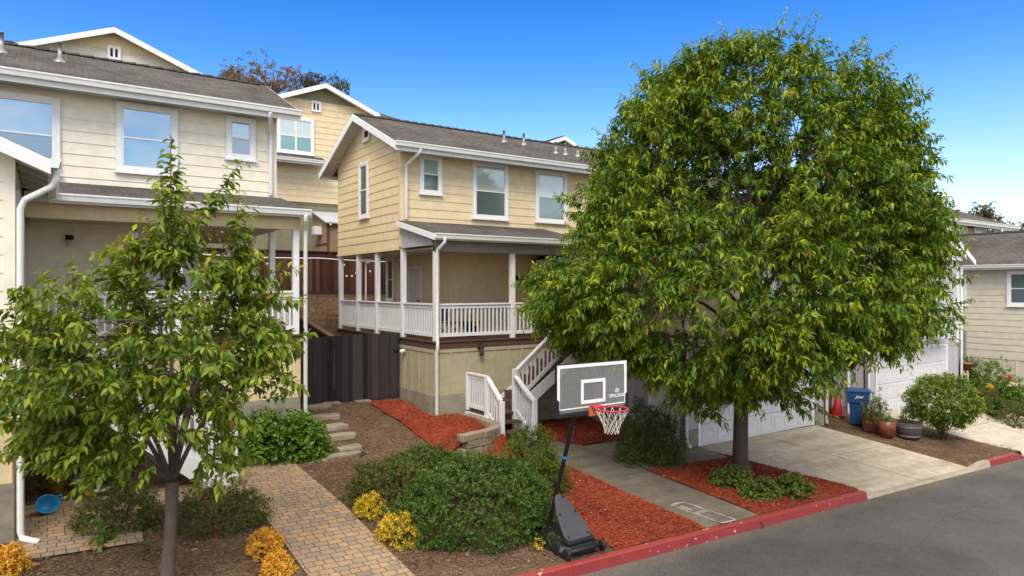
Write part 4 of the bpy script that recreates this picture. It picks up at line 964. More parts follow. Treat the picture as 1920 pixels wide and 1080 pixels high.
# ---------------- basketball hoop
gz = -3.965
hp = thing('basketball_hoop', (6.6, 8.3, gz), 'portable basketball hoop with clear backboard and black base standing by the red kerb', 'basketball hoop')
M['blackp'] = pmat('black_plastic', (.018, .019, .021), .45, .3, 3, bmp=.15, bscale=90); M['greyp'] = pmat('grey_plastic', (.065, .068, .075), .5, .2, 2, bmp=.15, bscale=90)
mb = MB(); xc = 6.56
def ringpts(w, l0, l1, z, r=.12):
    return [(xc - w + r, l0, z), (xc + w - r, l0, z), (xc + w, l0 + r, z), (xc + w * .8, l1 - r, z), (xc + w * .8 - r, l1, z), (xc - w * .8 + r, l1, z), (xc - w * .8, l1 - r, z), (xc - w, l0 + r, z)]
rings = [ringpts(.36, 7.78, 8.95, gz + .01), ringpts(.37, 7.77, 8.96, gz + .09), ringpts(.33, 7.80, 8.92, gz + .16), ringpts(.24, 7.9, 8.85, gz + .19)]
mb.add([p for r in rings for p in r], [(i * 8 + j, i * 8 + (j + 1) % 8, (i + 1) * 8 + (j + 1) % 8, (i + 1) * 8 + j) for i in range(3) for j in range(8)] + [tuple(range(24, 32)), tuple(range(7, -1, -1))])
bs = mb.build('base', M['blackp'], hp, .012)
MB().box(xc - .26, 7.80, gz + .17, xc + .26, 8.02, gz + .235).build('wheel_tray', M['blackp'], bs, .02)
MB().tube([(xc - .30, 7.73, gz + .12), (xc + .30, 7.73, gz + .12)], .035, 12).build('axle', M['blackp'], bs)
for s in (-1, 1):
    w = MB().lathe([(.0, -.025), (.07, -.025), (.085, -.015), (.085, .015), (.07, .025), (.0, .025)], (0, 0, 0), 18)
    w.v = [(xc + s * .335 + z, 7.74 + x, gz + .095 + y) for x, y, z in w.v]; w.build('wheel', M['blackp'], hp)
foot, top = Vector((6.55, 8.62, gz + .16)), Vector((6.56, 7.93, -1.78))
pd = (top - foot).normalized()
pl = MB().tube([foot, top], .046, 4, smooth=False).build('pole', M['black'], hp)
for t, l, m, nm in ((.60, .045, pmat('blue_tape', (.02, .25, .50), .5), 'tape'), (.84, .26, pmat('sticker', (.42, .42, .42), .5, .3, 8), 'sticker')):
    p = foot + pd * ((top - foot).length * t) if nm == 'tape' else foot + pd * ((top - foot).length * .79)
    if nm == 'tape': MB().tube([p - pd * l / 2, p + pd * l / 2], .050, 4, smooth=False).build('tape', m, pl)
    else: MB().box(p.x - .03, p.y - .0, p.z, p.x + .033, p.y + .004, p.z + .0) ; q = p + Vector((.034, 0, 0)); MB().beam(q - pd * l / 2, q + pd * l / 2, .045, .004, (1, 0, 0)).build('sticker', m, pl)
# sloping shield over the base
tp, bt = Vector((6.46, 8.27, -3.17)), Vector((6.56, 7.86, -3.76)); ax = (bt - tp); nn = Vector((0, -ax.z, ax.y)).normalized() * -1
if nn.y > 0: nn = -nn
outl = [(0, .03), (.06, .085), (.2, .135), (.45, .195), (.7, .235), (.9, .25), (.97, .22), (1.0, .12)]
pts = [tp + ax * t + Vector((w, 0, 0)) for t, w in outl] + [tp + ax * t - Vector((w, 0, 0)) for t, w in reversed(outl)]
sd = MB().prism(pts, nn * .03).build('shield', M['greyp'], hp, .01)
for t, w in ((.08, .05), (.42, -.15), (.42, .15), (.90, -.19), (.90, .19)):
    c = tp + ax * t + Vector((w, 0, 0)) + nn * .029; MB().tube([c, c + nn * .012], .018, 10).build('bolt', M['black'], sd)
for s in (-1, 1): MB().tube([bt + Vector((s * .2, 0, 0)), (xc + s * .24, 7.80, gz + .2)], .016, 8).build('strut', M['blackp'], hp)
MB().tube([foot + pd * .62 + Vector((-.06, 0, 0)), tp + Vector((-.02, 0, .0)), bt + Vector((-.18, .02, 0))], .012, 6).build('strut', M['black'], hp)
# backboard
BX0, BX1, BZ0, BZ1, BY = 5.92, 7.28, -1.80, -1.085, 7.60
m, nt, b = newmat('smoked_acrylic_glare'); b.inputs['Base Color'].default_value = (.56, .59, .55, 1); b.inputs['Roughness'].default_value = .08  # pale diffuse base imitates glare on the acrylic
tr = N(nt, 'ShaderNodeBsdfTransparent'); tr.inputs['Color'].default_value = (.84, .87, .86, 1); mx = N(nt, 'ShaderNodeMixShader'); mx.inputs[0].default_value = .19
nt.links.new(b.outputs[0], mx.inputs[2]); nt.links.new(tr.outputs[0], mx.inputs[1]); nt.links.new(mx.outputs[0], nt.nodes['Material Output'].inputs['Surface']); M['acrylic'] = m
bd = MB().box(BX0 + .01, BY, BZ0 + .02, BX1 - .01, BY + .012, BZ1 - .01).build('backboard', M['acrylic'], hp)
fr = MB(); 
for q in ((BX0, BZ0, BX0 + .012, BZ1), (BX1 - .012, BZ0, BX1, BZ1), (BX0 + .012, BZ1 - .012, BX1 - .012, BZ1)): fr.box(q[0], BY - .004, q[1], q[2], BY + .035, q[3])
fr.build('frame', M['black'], bd)
def stripe(mb, x0, z0, x1, z1): mb.box(x0, BY - .003, z0, x1, BY - .0005, z1)
ln = MB(); t = .05
stripe(ln, BX0 + .013, BZ1 - t - .012, BX1 - .013, BZ1 - .013); stripe(ln, BX0 + .013, BZ0 + .06, BX0 + .013 + t, BZ1 - t - .013); stripe(ln, BX1 - .013 - t, BZ0 + .06, BX1 - .013, BZ1 - t - .013); stripe(ln, BX0 + .07, BZ0 + .062, BX1 - .07, BZ0 + .08)
ln.build('border_line', M['white'], bd)
cx = 6.605; ln = MB(); sq = (cx - .235, BZ0 + .12, cx + .235, BZ1 - .245); t = .05
stripe(ln, sq[0], sq[3] - t, sq[2], sq[3]); stripe(ln, sq[0], sq[1], sq[2], sq[1] + t); stripe(ln, sq[0], sq[1] + t + .001, sq[0] + t, sq[3] - t - .001); stripe(ln, sq[2] - t, sq[1] + t + .001, sq[2], sq[3] - t - .001)
ln.build('shooting_square', M['white'], bd)
pad = MB(); pad.box(BX0 - .02, BY - .02, BZ0 - .045, BX1 + .02, BY + .05, BZ0 + .012)
for x0, x1 in ((BX0 - .022, BX0 + .045), (BX1 - .045, BX1 + .022)): pad.prism([(x0, BY - .02, BZ0 + .0125), (x1, BY - .02, BZ0 + .0125), (x1, BY - .02, BZ0 + .20), (x0, BY - .02, BZ0 + .24)] if x0 < 6.5 else [(x0, BY - .02, BZ0 + .0125), (x1, BY - .02, BZ0 + .0125), (x1, BY - .02, BZ0 + .24), (x0, BY - .02, BZ0 + .20)], (0, .068, 0))
pad.build('edge_padding', M['blackp'], bd, .008)
st_ = MB()
for x in (cx - .21, cx + .23): st_.box(x - .012, BY + .014, BZ0 + .02, x + .012, BY + .06, BZ1 - .014)
st_.box(cx - .21, BY + .061, BZ1 - .33, cx + .23, BY + .09, BZ1 - .30)
for x in (cx - .03, cx + .05): st_.beam((x, BY + .06, BZ0 + .0), (x, BY + .12, BZ1 - .31), .03, .03)
st_.build('support_bar', M['black'], hp)
MB().beam((6.56, 7.93, -1.80), (6.58, 7.66, -1.62), .09, .06).beam((6.56, 7.95, -1.90), (6.58, 7.66, -1.80), .05, .05).build('bracket', M['black'], hp)
M['redrim'] = pmat('red_rim', (.60, .03, .06), .35, .15, 5, bmp=.05)
RC = Vector((6.615, 7.215, -1.715)); RR = .232
ringp = [RC + Vector((RR * math.cos(2 * math.pi * k / 36), RR * math.sin(2 * math.pi * k / 36), 0)) for k in range(37)]
rm = MB().tube(ringp, .012, 8, False); rm.box(6.52, 7.44, -1.735, 6.71, 7.598, -1.715)
rim = rm.build('rim', M['redrim'], hp)
MB().box(6.50, 7.55, -1.86, 6.73, 7.597, -1.736).build('rim_plate', pmat('orange_plate', (.60, .16, .06), .5), rim)
nt_ = MB(); NB = 12
def netp(a, lv): 
    rr = [RR, .165, .125, .105, .10][lv]; zz = [-.012, -.15, -.22, -.29, -.345][lv]
    return RC + Vector((rr * math.cos(a), rr * math.sin(a), zz))
for k in range(NB):
    for s in (-1, 1):
        P = []; a = 2 * math.pi * (k + .5) / NB
        for lv in range(5): P.append(netp(a + s * lv * math.pi / NB, lv))
        nt_.tube(P, .0048, 4, False)
nt_.build('net', pmat('net_cord', (.66, .62, .54), .8, .1), hp)
def text(body, size, loc, rot, mat, parent, ext=.001, shear=0, sx=1):
    c = bpy.data.curves.new('lettering', 'FONT'); c.body = body; c.size = size; c.extrude = ext; c.align_x = 'CENTER'; c.align_y = 'CENTER'; c.shear = shear; c.offset = size * .012
    tmp = bpy.data.objects.new('lettering_curve', c); COL.objects.link(tmp); bpy.context.view_layer.update()
    me = bpy.data.meshes.new_from_object(tmp.evaluated_get(bpy.context.evaluated_depsgraph_get())); bpy.data.objects.remove(tmp); bpy.data.curves.remove(c)
    me.materials.clear(); me.materials.append(mat); o = bpy.data.objects.new('lettering', me); COL.objects.link(o)
    o.location = Vector(loc) - (BASE.get(parent.name, Vector()) if parent else Vector()); o.rotation_euler = rot; o.scale = (sx, 1, 1)
    if parent: o.parent = parent; BASE[o.name] = BASE.get(parent.name, Vector())
    return o
M['ink'] = pmat('white_ink', (.82, .82, .82), .5, .02, bmp=0)
p = atY(1161, 759, 7.6)
text('SPALDING', .072, (7.08, BY - .003, BZ0 + .185), (R_(90), 0, 0), M['ink'], bd, .0015, 0, 1.0)
lg = MB(); ring = [Vector((7.07 + .036 * math.cos(t) * 1.0 + .012 * math.sin(t), BY - .003, BZ0 + .265 + .028 * math.sin(t))) for t in np.linspace(0, 2 * math.pi, 25)]
lg.tube(ring, .004, 6, False); lg.tube([(7.05, BY - .003, BZ0 + .25), (7.085, BY - .003, BZ0 + .265), (7.075, BY - .003, BZ0 + .283)], .004, 6).tube([(7.06, BY - .003, BZ0 + .245), (7.07, BY - .003, BZ0 + .265), (7.095, BY - .003, BZ0 + .272)], .004, 6); lg.build('ball_emblem', M['ink'], bd)
# ---------------- carts, pots
def cart(name, loc, rz, mat, label, w=.56, h=1.06, dpt=.62, logo=True, cat='bin'):
    r = local(name, loc, label, cat, None, rz); mb = MB()
    def ringq(hw, hd, z, y0=0): return [(-hw, -hd + y0, z), (hw, -hd + y0, z), (hw, hd + y0, z), (-hw, hd + y0, z)]
    R = [ringq(w * .36, dpt * .34, .03), ringq(w * .40, dpt * .38, h * .45), ringq(w * .42, dpt * .40, h * .62), ringq(w * .48, dpt * .47, h * .63), ringq(w * .5, dpt * .5, h * .93)]
    mb.add([p for q in R for p in q], [(i * 4 + j, i * 4 + (j + 1) % 4, (i + 1) * 4 + (j + 1) % 4, (i + 1) * 4 + j) for i in range(4) for j in range(4)] + [(3, 2, 1, 0), (16, 17, 18, 19)])
    mb.build('body', mat, r, .025)
    lid = MB(); R = [ringq(w * .53, dpt * .53, h * .935), ringq(w * .54, dpt * .54, h * .965), ringq(w * .46, dpt * .44, h * 1.0)]
    lid.add([p for q in R for p in q], [(i * 4 + j, i * 4 + (j + 1) % 4, (i + 1) * 4 + (j + 1) % 4, (i + 1) * 4 + j) for i in range(2) for j in range(4)] + [(3, 2, 1, 0), (8, 9, 10, 11)])
    lid.tube([(-w * .35, dpt * .55, h * .93), (-w * .35, dpt * .64, h * .90), (w * .35, dpt * .64, h * .90), (w * .35, dpt * .55, h * .93)], .014, 8); lid.build('lid', mat, r, .012)
    for s in (-1, 1):
        k = MB().lathe([(0, -.03), (.09, -.03), (.12, -.02), (.12, .02), (.09, .03), (0, .03)], (0, 0, 0), 18); k.v = [(s * w * .43 + z, dpt * .40 + x, .12 + y) for x, y, z in k.v]; k.build('wheel', M['blackp'], r)
    if logo: text('JRW', .105, (w * .515, .02, h * .80), (R_(90), 0, R_(90)), M['ink'], r, .002, .3)
    return r
M['bluep'] = pmat('blue_plastic', (.008, .060, .19), .45, .2, 2, bmp=.15); M['brownp'] = pmat('brown_plastic', (.15, .075, .045), .5, .25, 2, bmp=.15)
bp = (20.1, 11.1); cart('recycling_cart', (bp[0], bp[1], g(*bp) + .02), R_(-150), M['bluep'], 'blue wheeled recycling cart with white lettering between the two garages')
bp = (20.05, 12.35); cart('waste_cart', (bp[0] + .15, bp[1], g(*bp) + .02), R_(-100), M['brownp'], 'brown wheeled cart behind the blue one against the grey wall', logo=False)
rp = (20.45, 11.95)
tc_ = local('traffic_cone', (rp[0], rp[1], g(*rp) + .03), 'red cone shaped plastic marker wedged between the blue and brown carts', 'cone', None, .5)
M['redp'] = pmat('red_plastic', (.50, .02, .03), .45, .2, 3); MB().lathe([(.20, .05), (.17, .10), (.05, .76), (.0, .77)], (0, 0, 0), 18).build('cone_body', M['redp'], tc_); MB().box(-.22, -.22, 0, .22, .22, .05).build('base', M['redp'], tc_, .02)
M['terra'] = pmat('terracotta_glaze', (.24, .07, .035), .35, .45, 3, bmp=.1, spec=.5, col2=(.12, .03, .02)); M['potsoil'] = M['soil']
def square_pot(loc, rz, label, a=.17, b_=.235, h=.44):
    r = local('planter_pot', loc, label, 'pot', 'planters by the driveway', rz)
    mb = MB(); R = [[(-q, -q, z), (q, -q, z), (q, q, z), (-q, q, z)] for q, z in ((a, 0), (b_, h), (b_ - .03, h), (b_ - .035, h - .05))]
    mb.add([p for q in R for p in q], [(i * 4 + j, i * 4 + (j + 1) % 4, (i + 1) * 4 + (j + 1) % 4, (i + 1) * 4 + j) for i in range(3) for j in range(4)] + [(3, 2, 1, 0)])
    mb.build('pot_body', M['terra'], r, .012); MB().box(-b_ + .04, -b_ + .04, h - .09, b_ - .04, b_ - .04, h - .045).build('soil', M['soil'], r); return r
pots = []
for (px, py, t, lab) in ((1633, 806, 19.9, 'square terracotta planter next to the wheel of the blue cart'), (1662, 812, 19.4, 'round topped terracotta planter between the square pot and the barrel')):
    d = ray(px); q = d * t; z = g(q.x, q.y) + .02; pots.append(Vector((q.x, q.y, z)))
square_pot(pots[0], .35, 'square terracotta planter next to the wheel of the blue cart')
r = local('planter_pot', pots[1], 'rounder terracotta planter standing between the square pot and the barrel', 'pot', 'planters by the driveway'); MB().lathe([(.0, .0), (.19, 0), (.245, .25), (.27, .46), (.245, .46), (.235, .40), (.0, .40)], (0, 0, 0), 24).build('pot_body', M['terra'], r); MB().lathe([(.236, .405), (.0, .43)], (0, 0, 0), 20).build('soil', M['soil'], r)
q = ray(1704) * 19.5; pots.append(Vector((q.x, q.y, g(q.x, q.y) + .02)))
r = local('barrel_planter', pots[2], 'grey wooden half barrel planter holding a small dark plant', 'planter', 'planters by the driveway')
M['barrel'] = planks('barrel_wood', 0, .09, (.075, .065, .06), (.14, .12, .105)); MB().lathe([(0, 0), (.27, 0), (.32, .2), (.36, .46), (.33, .46), (.32, .38), (0, .38)], (0, 0, 0), 28).build('barrel_body', M['barrel'], r)
for z, rr in ((.08, .293), (.34, .348)): MB().lathe([(rr, z - .02), (rr + .008, z), (rr + .006, z + .03)], (0, 0, 0), 28).build('hoop', M['galv'], r)
MB().lathe([(.322, .385), (0, .41)], (0, 0, 0), 20).build('soil', M['soil'], r)
# ---------------- things by the wing of the left house
def tubmesh(prof, c, tilt=None, n=24): return MB().lathe(prof, c, n)
p = hit(105, 926); yp = local('flower_pot', (p.x, p.y + .1, p.z), 'yellow plastic flower pot with a drooping plant beneath the stair landing', 'pot')
M['yellowp'] = pmat('yellow_plastic', (.62, .36, .02), .45, .1, 3); MB().lathe([(0, 0), (.105, 0), (.13, .20), (.14, .20), (.14, .235), (.125, .235), (.118, .19), (0, .19)], (0, 0, 0), 24).build('pot_body', M['yellowp'], yp); MB().lathe([(.119, .2), (0, .21)], (0, 0, 0), 18).build('soil', M['soil'], yp)
p = hit(87, 966); bb = local('plastic_bowl', (p.x, p.y + .05, p.z + .14), 'bright blue plastic bowl tipped on its side on the edge of the pavers', 'bowl'); bb.rotation_euler = (R_(62), R_(8), R_(12))
M['skyp'] = pmat('sky_blue_plastic', (.02, .27, .55), .35, .1, 3); MB().lathe([(0, -.075), (.10, -.07), (.15, 0.05), (.165, .055), (.165, .065), (.148, .06), (.095, -.05), (0, -.055)], (0, 0, 0), 28, sy=.88).build('bowl_body', M['skyp'], bb); MB().tube([(.13, .06, .055), (.2, .07, .06), (.17, .13, .058), (.10, .10, .055)], .014, 8).build('handle', M['skyp'], bb)
p = hit(183, 932); tg = local('toy_water_gun', (p.x, p.y + .05, p.z + .07), 'orange and white toy water gun lying on the mulch by the pavers', 'toy', None, R_(25))
M['orangep'] = pmat('orange_plastic', (.75, .09, .02), .4, .1, 3); a = MB(); a.box(-.16, -.03, -.04, -.06, .03, .04).box(-.04, -.02, -.09, .02, .02, -.0).tube([(-.2, 0, 0), (-.16, 0, 0)], .03, 10); a.build('grip', M['orangep'], tg, .01)
MB().box(-.06, -.028, -.005, .17, .028, .045).tube([(.17, 0, .02), (.21, 0, .025)], .018, 10).build('barrel', M['white'], tg, .008); MB().box(-.0, -.03, .046, .13, .03, .06).build('slide', M['greyp'], tg)
p = hit(168, 914); tb = local('plastic_sled', (p.x, p.y + .12, p.z + .1), 'beige plastic tub with a pale rim lying by the dark post under the landing', 'tub'); tb.rotation_euler = (R_(50), 0, R_(-15))
M['beigep'] = pmat('beige_plastic', (.32, .27, .20), .5, .15, 3); MB().lathe([(0, -.08), (.14, -.07), (.19, .03), (.215, .035), (.21, .045), (.18, .04), (.13, -.05), (0, -.06)], (0, 0, 0), 24, sx=1.25, sy=.8).build('tub_body', M['beigep'], tb)
q = hit(175, 922); post(h1, q.x, q.y + .1, -3.7, -2.15, .1, 'support_post', M['deck'])
c = atY(253, 431, 15.2); wc = thing('wind_chime', c, 'metal wind chime hanging from the porch beam of the cream house', 'wind chime')
MB().lathe([(0, .0), (.06, 0), (.06, -.02), (0, -.02)], c, 14).build('chime_top', M['black'], wc); MB().tube([c, c + Z * .08], .004, 4).build('cord', M['black'], wc)
for k in range(5): a = k * 1.257; q = c + Vector((.042 * math.cos(a), .042 * math.sin(a), -.05)); MB().tube([q, q - Z * (.26 + .03 * k)], .011, 8).tube([q, q + Z * .03], .003, 4).build('chime_tube', pmat('chime_metal', (.65, .62, .58), .3, .05, metal=.3), wc)
# porch of the middle house
q = (9.05, 16.35); ch = local('folding_chair', (q[0], q[1], -1.36), 'dark blue folding chair on the porch behind the white railing', 'chair', None, R_(20)); M['navy'] = pmat('navy_fabric', (.02, .03, .06), .8, .2, 5)
MB().box(-.24, -.22, .40, .24, .22, .43).build('seat', M['navy'], ch); MB().prism([(-.24, .22, .45), (.24, .22, .45), (.24, .34, .92), (-.24, .34, .92)], (0, .02, 0)).build('backrest', M['navy'], ch)
for sx in (-1, 1):
    MB().tube([(sx * .25, -.24, 0), (sx * .25, .22, .42), (sx * .25, .35, .93)], .012, 6).build('leg', M['black'], ch); MB().tube([(sx * .25, .26, 0), (sx * .25, -.2, .42)], .012, 6).build('leg', M['black'], ch)
q = (9.85, 16.55); pp_ = local('flower_tub', (q[0], q[1], -1.36), 'dark tub of yellow flowers on the porch behind the white railing', 'planter'); MB().lathe([(0, 0), (.17, 0), (.24, .38), (.26, .38), (.26, .42), (.23, .42), (.22, .36), (0, .36)], (0, 0, 0), 20).build('pot_body', M['navy'], pp_)
a, b = atY(965.5, 517, 17.37), atY(966, 525.5, 17.37)
hs = thing('wall_sign', (a.x + .6, 17.39, b.z), 'long black sign with white lettering on the porch wall', 'sign'); MB().box(a.x - .02, 17.355, b.z, a.x + 1.35, 17.392, a.z).build('board', M['black'], hs)
text('HOME SWEET HOME', .125, (a.x + .665, 17.353, (a.z + b.z) / 2), (R_(90), 0, 0), M['ink'], hs, .002, 0, .92)
# string lights across the back yard
sl_ = thing('string_lights', (8, 25.7, -.5), 'white cord with small round bulbs strung along the back fence', 'string lights')
P = []
for k in range(21):
    t = k / 20; P.append((4.2 + 8.8 * t, 25.75, 1.19 - .05 * math.sin(math.pi * (t * 2 % 1)) - .10 * t))
MB().tube(P, .022, 5).build('cord', M['white'], sl_)
bm_ = pmat('bulb_glass', (.75, .68, .5), .3)
for px, py in ((489, 487), (496, 484), (650, 518), (660, 518), (668, 512), (694, 509), (645, 497), (620, 421), (501, 495)):
    q = atY(px, py, 25.7); MB().lathe([(0, -.05), (.04, -.03), (.05, 0), (.03, .04), (.0, .05)], q, 10).build('bulb', bm_, sl_); MB().tube([q + Z * .04, q + Z * .16], .008, 4).build('bulb_wire', M['black'], sl_)
a = atY(686, 490, 24.2); ul = thing('utility_pole', (a.x, 24.2, -2.8), 'thin white pole with a floodlight head behind the side porch', 'pole'); MB().tube([(a.x, 24.2, -2.9), (a.x, 24.2, a.z)], .03, 8).build('pole', M['white'], ul); MB().box(a.x - .25, 24.1, a.z + .02, a.x + .25, 24.25, a.z + .10).lathe([(.0, -.1), (.1, -.08), (.06, .02), (0, .02)], (a.x + .05, 24.15, a.z), 10).build('lamp_head', M['gutter'], ul)
# ------------------------------------------------------------------ foliage
def unit(a): return a / np.maximum(np.linalg.norm(a, axis=-1, keepdims=True), 1e-9)
def leaves(P, D, L, W, fold=.22, droop=.22):
    n = len(P); D = unit(D); up = np.tile([0, 0, 1.], (n, 1)) + rng.normal(0, .35, (n, 3))
    S = unit(np.cross(D, up)); Nn = unit(np.cross(S, D)); L = L[:, None]; W = W[:, None]
    b = P; c = P + D * L * .48 - Nn * W * .12
    l = P + D * L * .42 + S * W * .5 + Nn * W * fold; r = P + D * L * .42 - S * W * .5 + Nn * W * fold
    l2 = P + D * L * .74 + S * W * .33 + Nn * (W * fold * .7 - L * droop * .35); r2 = P + D * L * .74 - S * W * .33 + Nn * (W * fold * .7 - L * droop * .35)
    t = P + D * L - Nn * L * droop
    V = np.stack([b, l, c, r, l2, r2, t], 1).reshape(-1, 3)
    T = np.array([[0, 2, 1], [0, 3, 2], [1, 2, 4], [2, 3, 5], [2, 6, 4], [2, 5, 6]])
    return V, (np.arange(n)[:, None, None] * 7 + T[None]).reshape(-1, 3)
def shoots(S, D, Ln, nl, lL, lW, sag=.25, hang=.55, lat=.8, tmin=.08, tipy=1.0, spread=.0):
    """leafy shoots: start, direction, length -> leaf bases, directions, sizes, youth"""
    k = len(S); D = unit(D); t = tmin + (1 - tmin) * (np.arange(nl)[None, :] + rng.random((k, nl))) / nl
    base = S[:, None] + D[:, None] * (Ln[:, None, None] * t[..., None]); base[..., 2] -= Ln[:, None] * sag * t ** 2
    tan = D[:, None] - np.array([0, 0, 1.]) * (2 * sag * t[..., None]); tan = unit(tan)
    a = unit(np.cross(tan, rng.normal(0, 1, (k, 1, 3)) + np.zeros_like(tan))); b = np.cross(tan, a)
    ph = np.arange(nl)[None, :] * 2.4 + rng.random((k, nl)) * 1.2
    La = a * np.cos(ph)[..., None] + b * np.sin(ph)[..., None]
    d = tan * .5 + La * lat + rng.normal(0, .22, (k, nl, 3)); d[..., 2] -= hang * (.5 + rng.random((k, nl)))
    size = (.5 + .65 * rng.random((k, nl))) * (1.05 - .35 * t ** 3)
    if spread: base = base + rng.normal(0, spread, base.shape)
    return base.reshape(-1, 3), d.reshape(-1, 3), (lL * size).ravel(), (lW * size).ravel(), (t ** 3 * tipy * rng.random((k, nl)) ** .7).ravel()
def cat(*g_): return [np.concatenate(x) for x in zip(*g_)]
def nz(p, k, s=0): return noise.noise(Vector((p[0] * k + s, p[1] * k, p[2] * k)))
def limb(mb, a, b, r0, r1, n=6, bend=.15, sides=7):
    a, b = Vector(a), Vector(b); L = (b - a).length; P = []; R = []
    off = Vector((random.gauss(0, 1), random.gauss(0, 1), random.gauss(0, .4))) * L * bend * .4
    for i in range(n + 1):
        t = i / n; P.append(a.lerp(b, t) + off * math.sin(math.pi * t) + Z * (L * bend * math.sin(math.pi * t) * .5)); R.append(r0 + (r1 - r0) * t)
    mb.tube(P, R, sides); return P
# ---------------- the big tree
M['leafA'] = leafmat('tree_leaf', (.022, .064, .006), (.085, .185, .012), (.33, .39, .015), .48, .2, .28, (.992, (.26, .09, .03)))
TX, TY = 12.8, 9.76; tz = g(TX, TY)
tree = thing('shade_tree', (TX, TY, tz), 'large round shade tree with drooping green leaves standing in the red bark by the driveway', 'tree')
zs = np.array([-2.5, -2.2, -1.8, -1.4, -.9, -.3, .5, 1.7, 2.9, 4.0, 4.7, 5.1, 5.4]); rs = np.array([.4, 1.2, 2.4, 3.5, 4.0, 4.2, 4.1, 3.7, 3.25, 2.85, 2.3, 1.5, .4])
AX = np.array([TX - .28, TY + .2])
def env(z): return np.interp(z, zs, rs)
def blocked(p):
    x, y, z = p
    if (x - TX) * Rv.x + (y - TY) * Rv.y > 1.2 and z < -1.15: return True
    if y > 11.0 and x > 12.4 and z < .85 + .5 * (3.4 - abs(x - 15.95)) + .25: return True
    if y > 14.9 and z < 1.6: return True
    if y > 16.4 and z < 5: return True
    return False
def axis(z): return AX + np.array([Rv.x, Rv.y]) * (.50 * sstep(-.4, 2.2, z))
def pick(n, rmin=.6, pw=.55):
    out = []
    while len(out) < n:
        z = random.uniform(-2.45, 5.3); r = env(z)
        if random.random() > (r / 4.8) ** 1.0 + .12: continue
        th = random.uniform(0, 2 * math.pi)
        q = (math.cos(th) * 1.1, math.sin(th) * 1.1, z * .42)
        lump = .97 + .20 * nz(q, 1.3, 5) + .24 * nz(q, 3.1, 9)
        rr = r * lump * (rmin + (1 - rmin) * random.random() ** pw)
        ax_ = axis(z); p = (ax_[0] + rr * math.cos(th), ax_[1] + rr * math.sin(th), z)
        if blocked(p): continue
        if nz(p, .75, 31) > .42 and random.random() < .5: continue          # gaps between boughs
        out.append((p, (math.cos(th), math.sin(th), (z - .8) / 4.2)))
    return out
tk = MB(); fork = Vector((TX + .05, TY, -2.25))
tk.tube([(TX, TY, tz - .1), (TX, TY, tz + .03), (TX + .005, TY, tz + .18), (TX + .02, TY, -3.2), fork, fork + Z * 1.2, fork + Vector((.1, -.1, 3.4)), fork + Vector((.2, -.1, 5.8))], [.24, .21, .175, .16, .15, .11, .07, .025], 14)
limbs = []
for k in range(22):
    th = k * 2.4 + random.uniform(-.3, .3); z = -2.0 + 6.2 * ((k + .5) / 22); s = fork + Vector((.08, -.05, 1)) * max(0, (z + 2.0) * .62)
    r = env(z) * .72; e = Vector((AX[0] + r * math.cos(th), AX[1] + r * math.sin(th), z + .5))
    if blocked(e): continue
    limbs += limb(tk, s, e, .055 - .0012 * k, .018, 7, .18)[2:]
bo = pick(105, .84, .6); cl = pick(2500)
while len(cl) < 7400:                                           # leafy boughs, with thinner places between them
    p, o = random.choice(bo); q = (p[0] + random.gauss(0, .46), p[1] + random.gauss(0, .46), p[2] + random.gauss(0, .30))
    ax_ = axis(q[2]); rr = math.hypot(q[0] - ax_[0], q[1] - ax_[1])
    if q[2] > 5.6 or q[2] < -2.4 or rr > env(q[2]) * (1.02 + .16 * nz((q[0], q[1], q[2]), .8, 13)) + .05 or blocked(q): continue
    cl.append((q, (o[0] * .8 + (q[0] - p[0]) * .5, o[1] * .8 + (q[1] - p[1]) * .5, o[2] + (q[2] - p[2]))))
for px, py, t_ in ((1312, 795, 14.3), (1325, 765, 14.0), (1290, 775, 14.6), (1470, 765, 14.5), (1500, 785, 14.7), (1450, 740, 14.0), (1400, 735, 13.6), (1240, 730, 14.2), (1360, 740, 14.2), (1530, 740, 14.8), (1340, 700, 13.6), (1430, 700, 13.4)):
    e = atD(px, py, t_)
    for _ in range(7): cl.append(((e.x + random.gauss(0, .16), e.y + random.gauss(0, .16), e.z + .25 + random.gauss(0, .12)), (e.x - TX, e.y - TY, -.3)))
    limbs += limb(tk, fork + Z * .4, e + Z * .3, .03, .01, 6, .2)[3:]
LP = np.array([tuple(p) for p in limbs])
S = np.array([c[0] for c in cl]); O = np.array([c[1] for c in cl])
S = S - unit(O) * .25
for i in range(0, len(S), 10):
    d = np.linalg.norm(LP - S[i], axis=1); j = int(d.argmin())
    if d[j] < 2.2: limb(tk, LP[j], S[i], .012, .005, 3, .1, 4)
D = unit(O) * .9 + np.array([0, 0, .12]) + rng.normal(0, .45, S.shape)
Ln = rng.uniform(.30, .68, len(S))
A = shoots(S, D, Ln, 19, .175, .060, .18, .50, .85, tmin=.2, tipy=1.0)
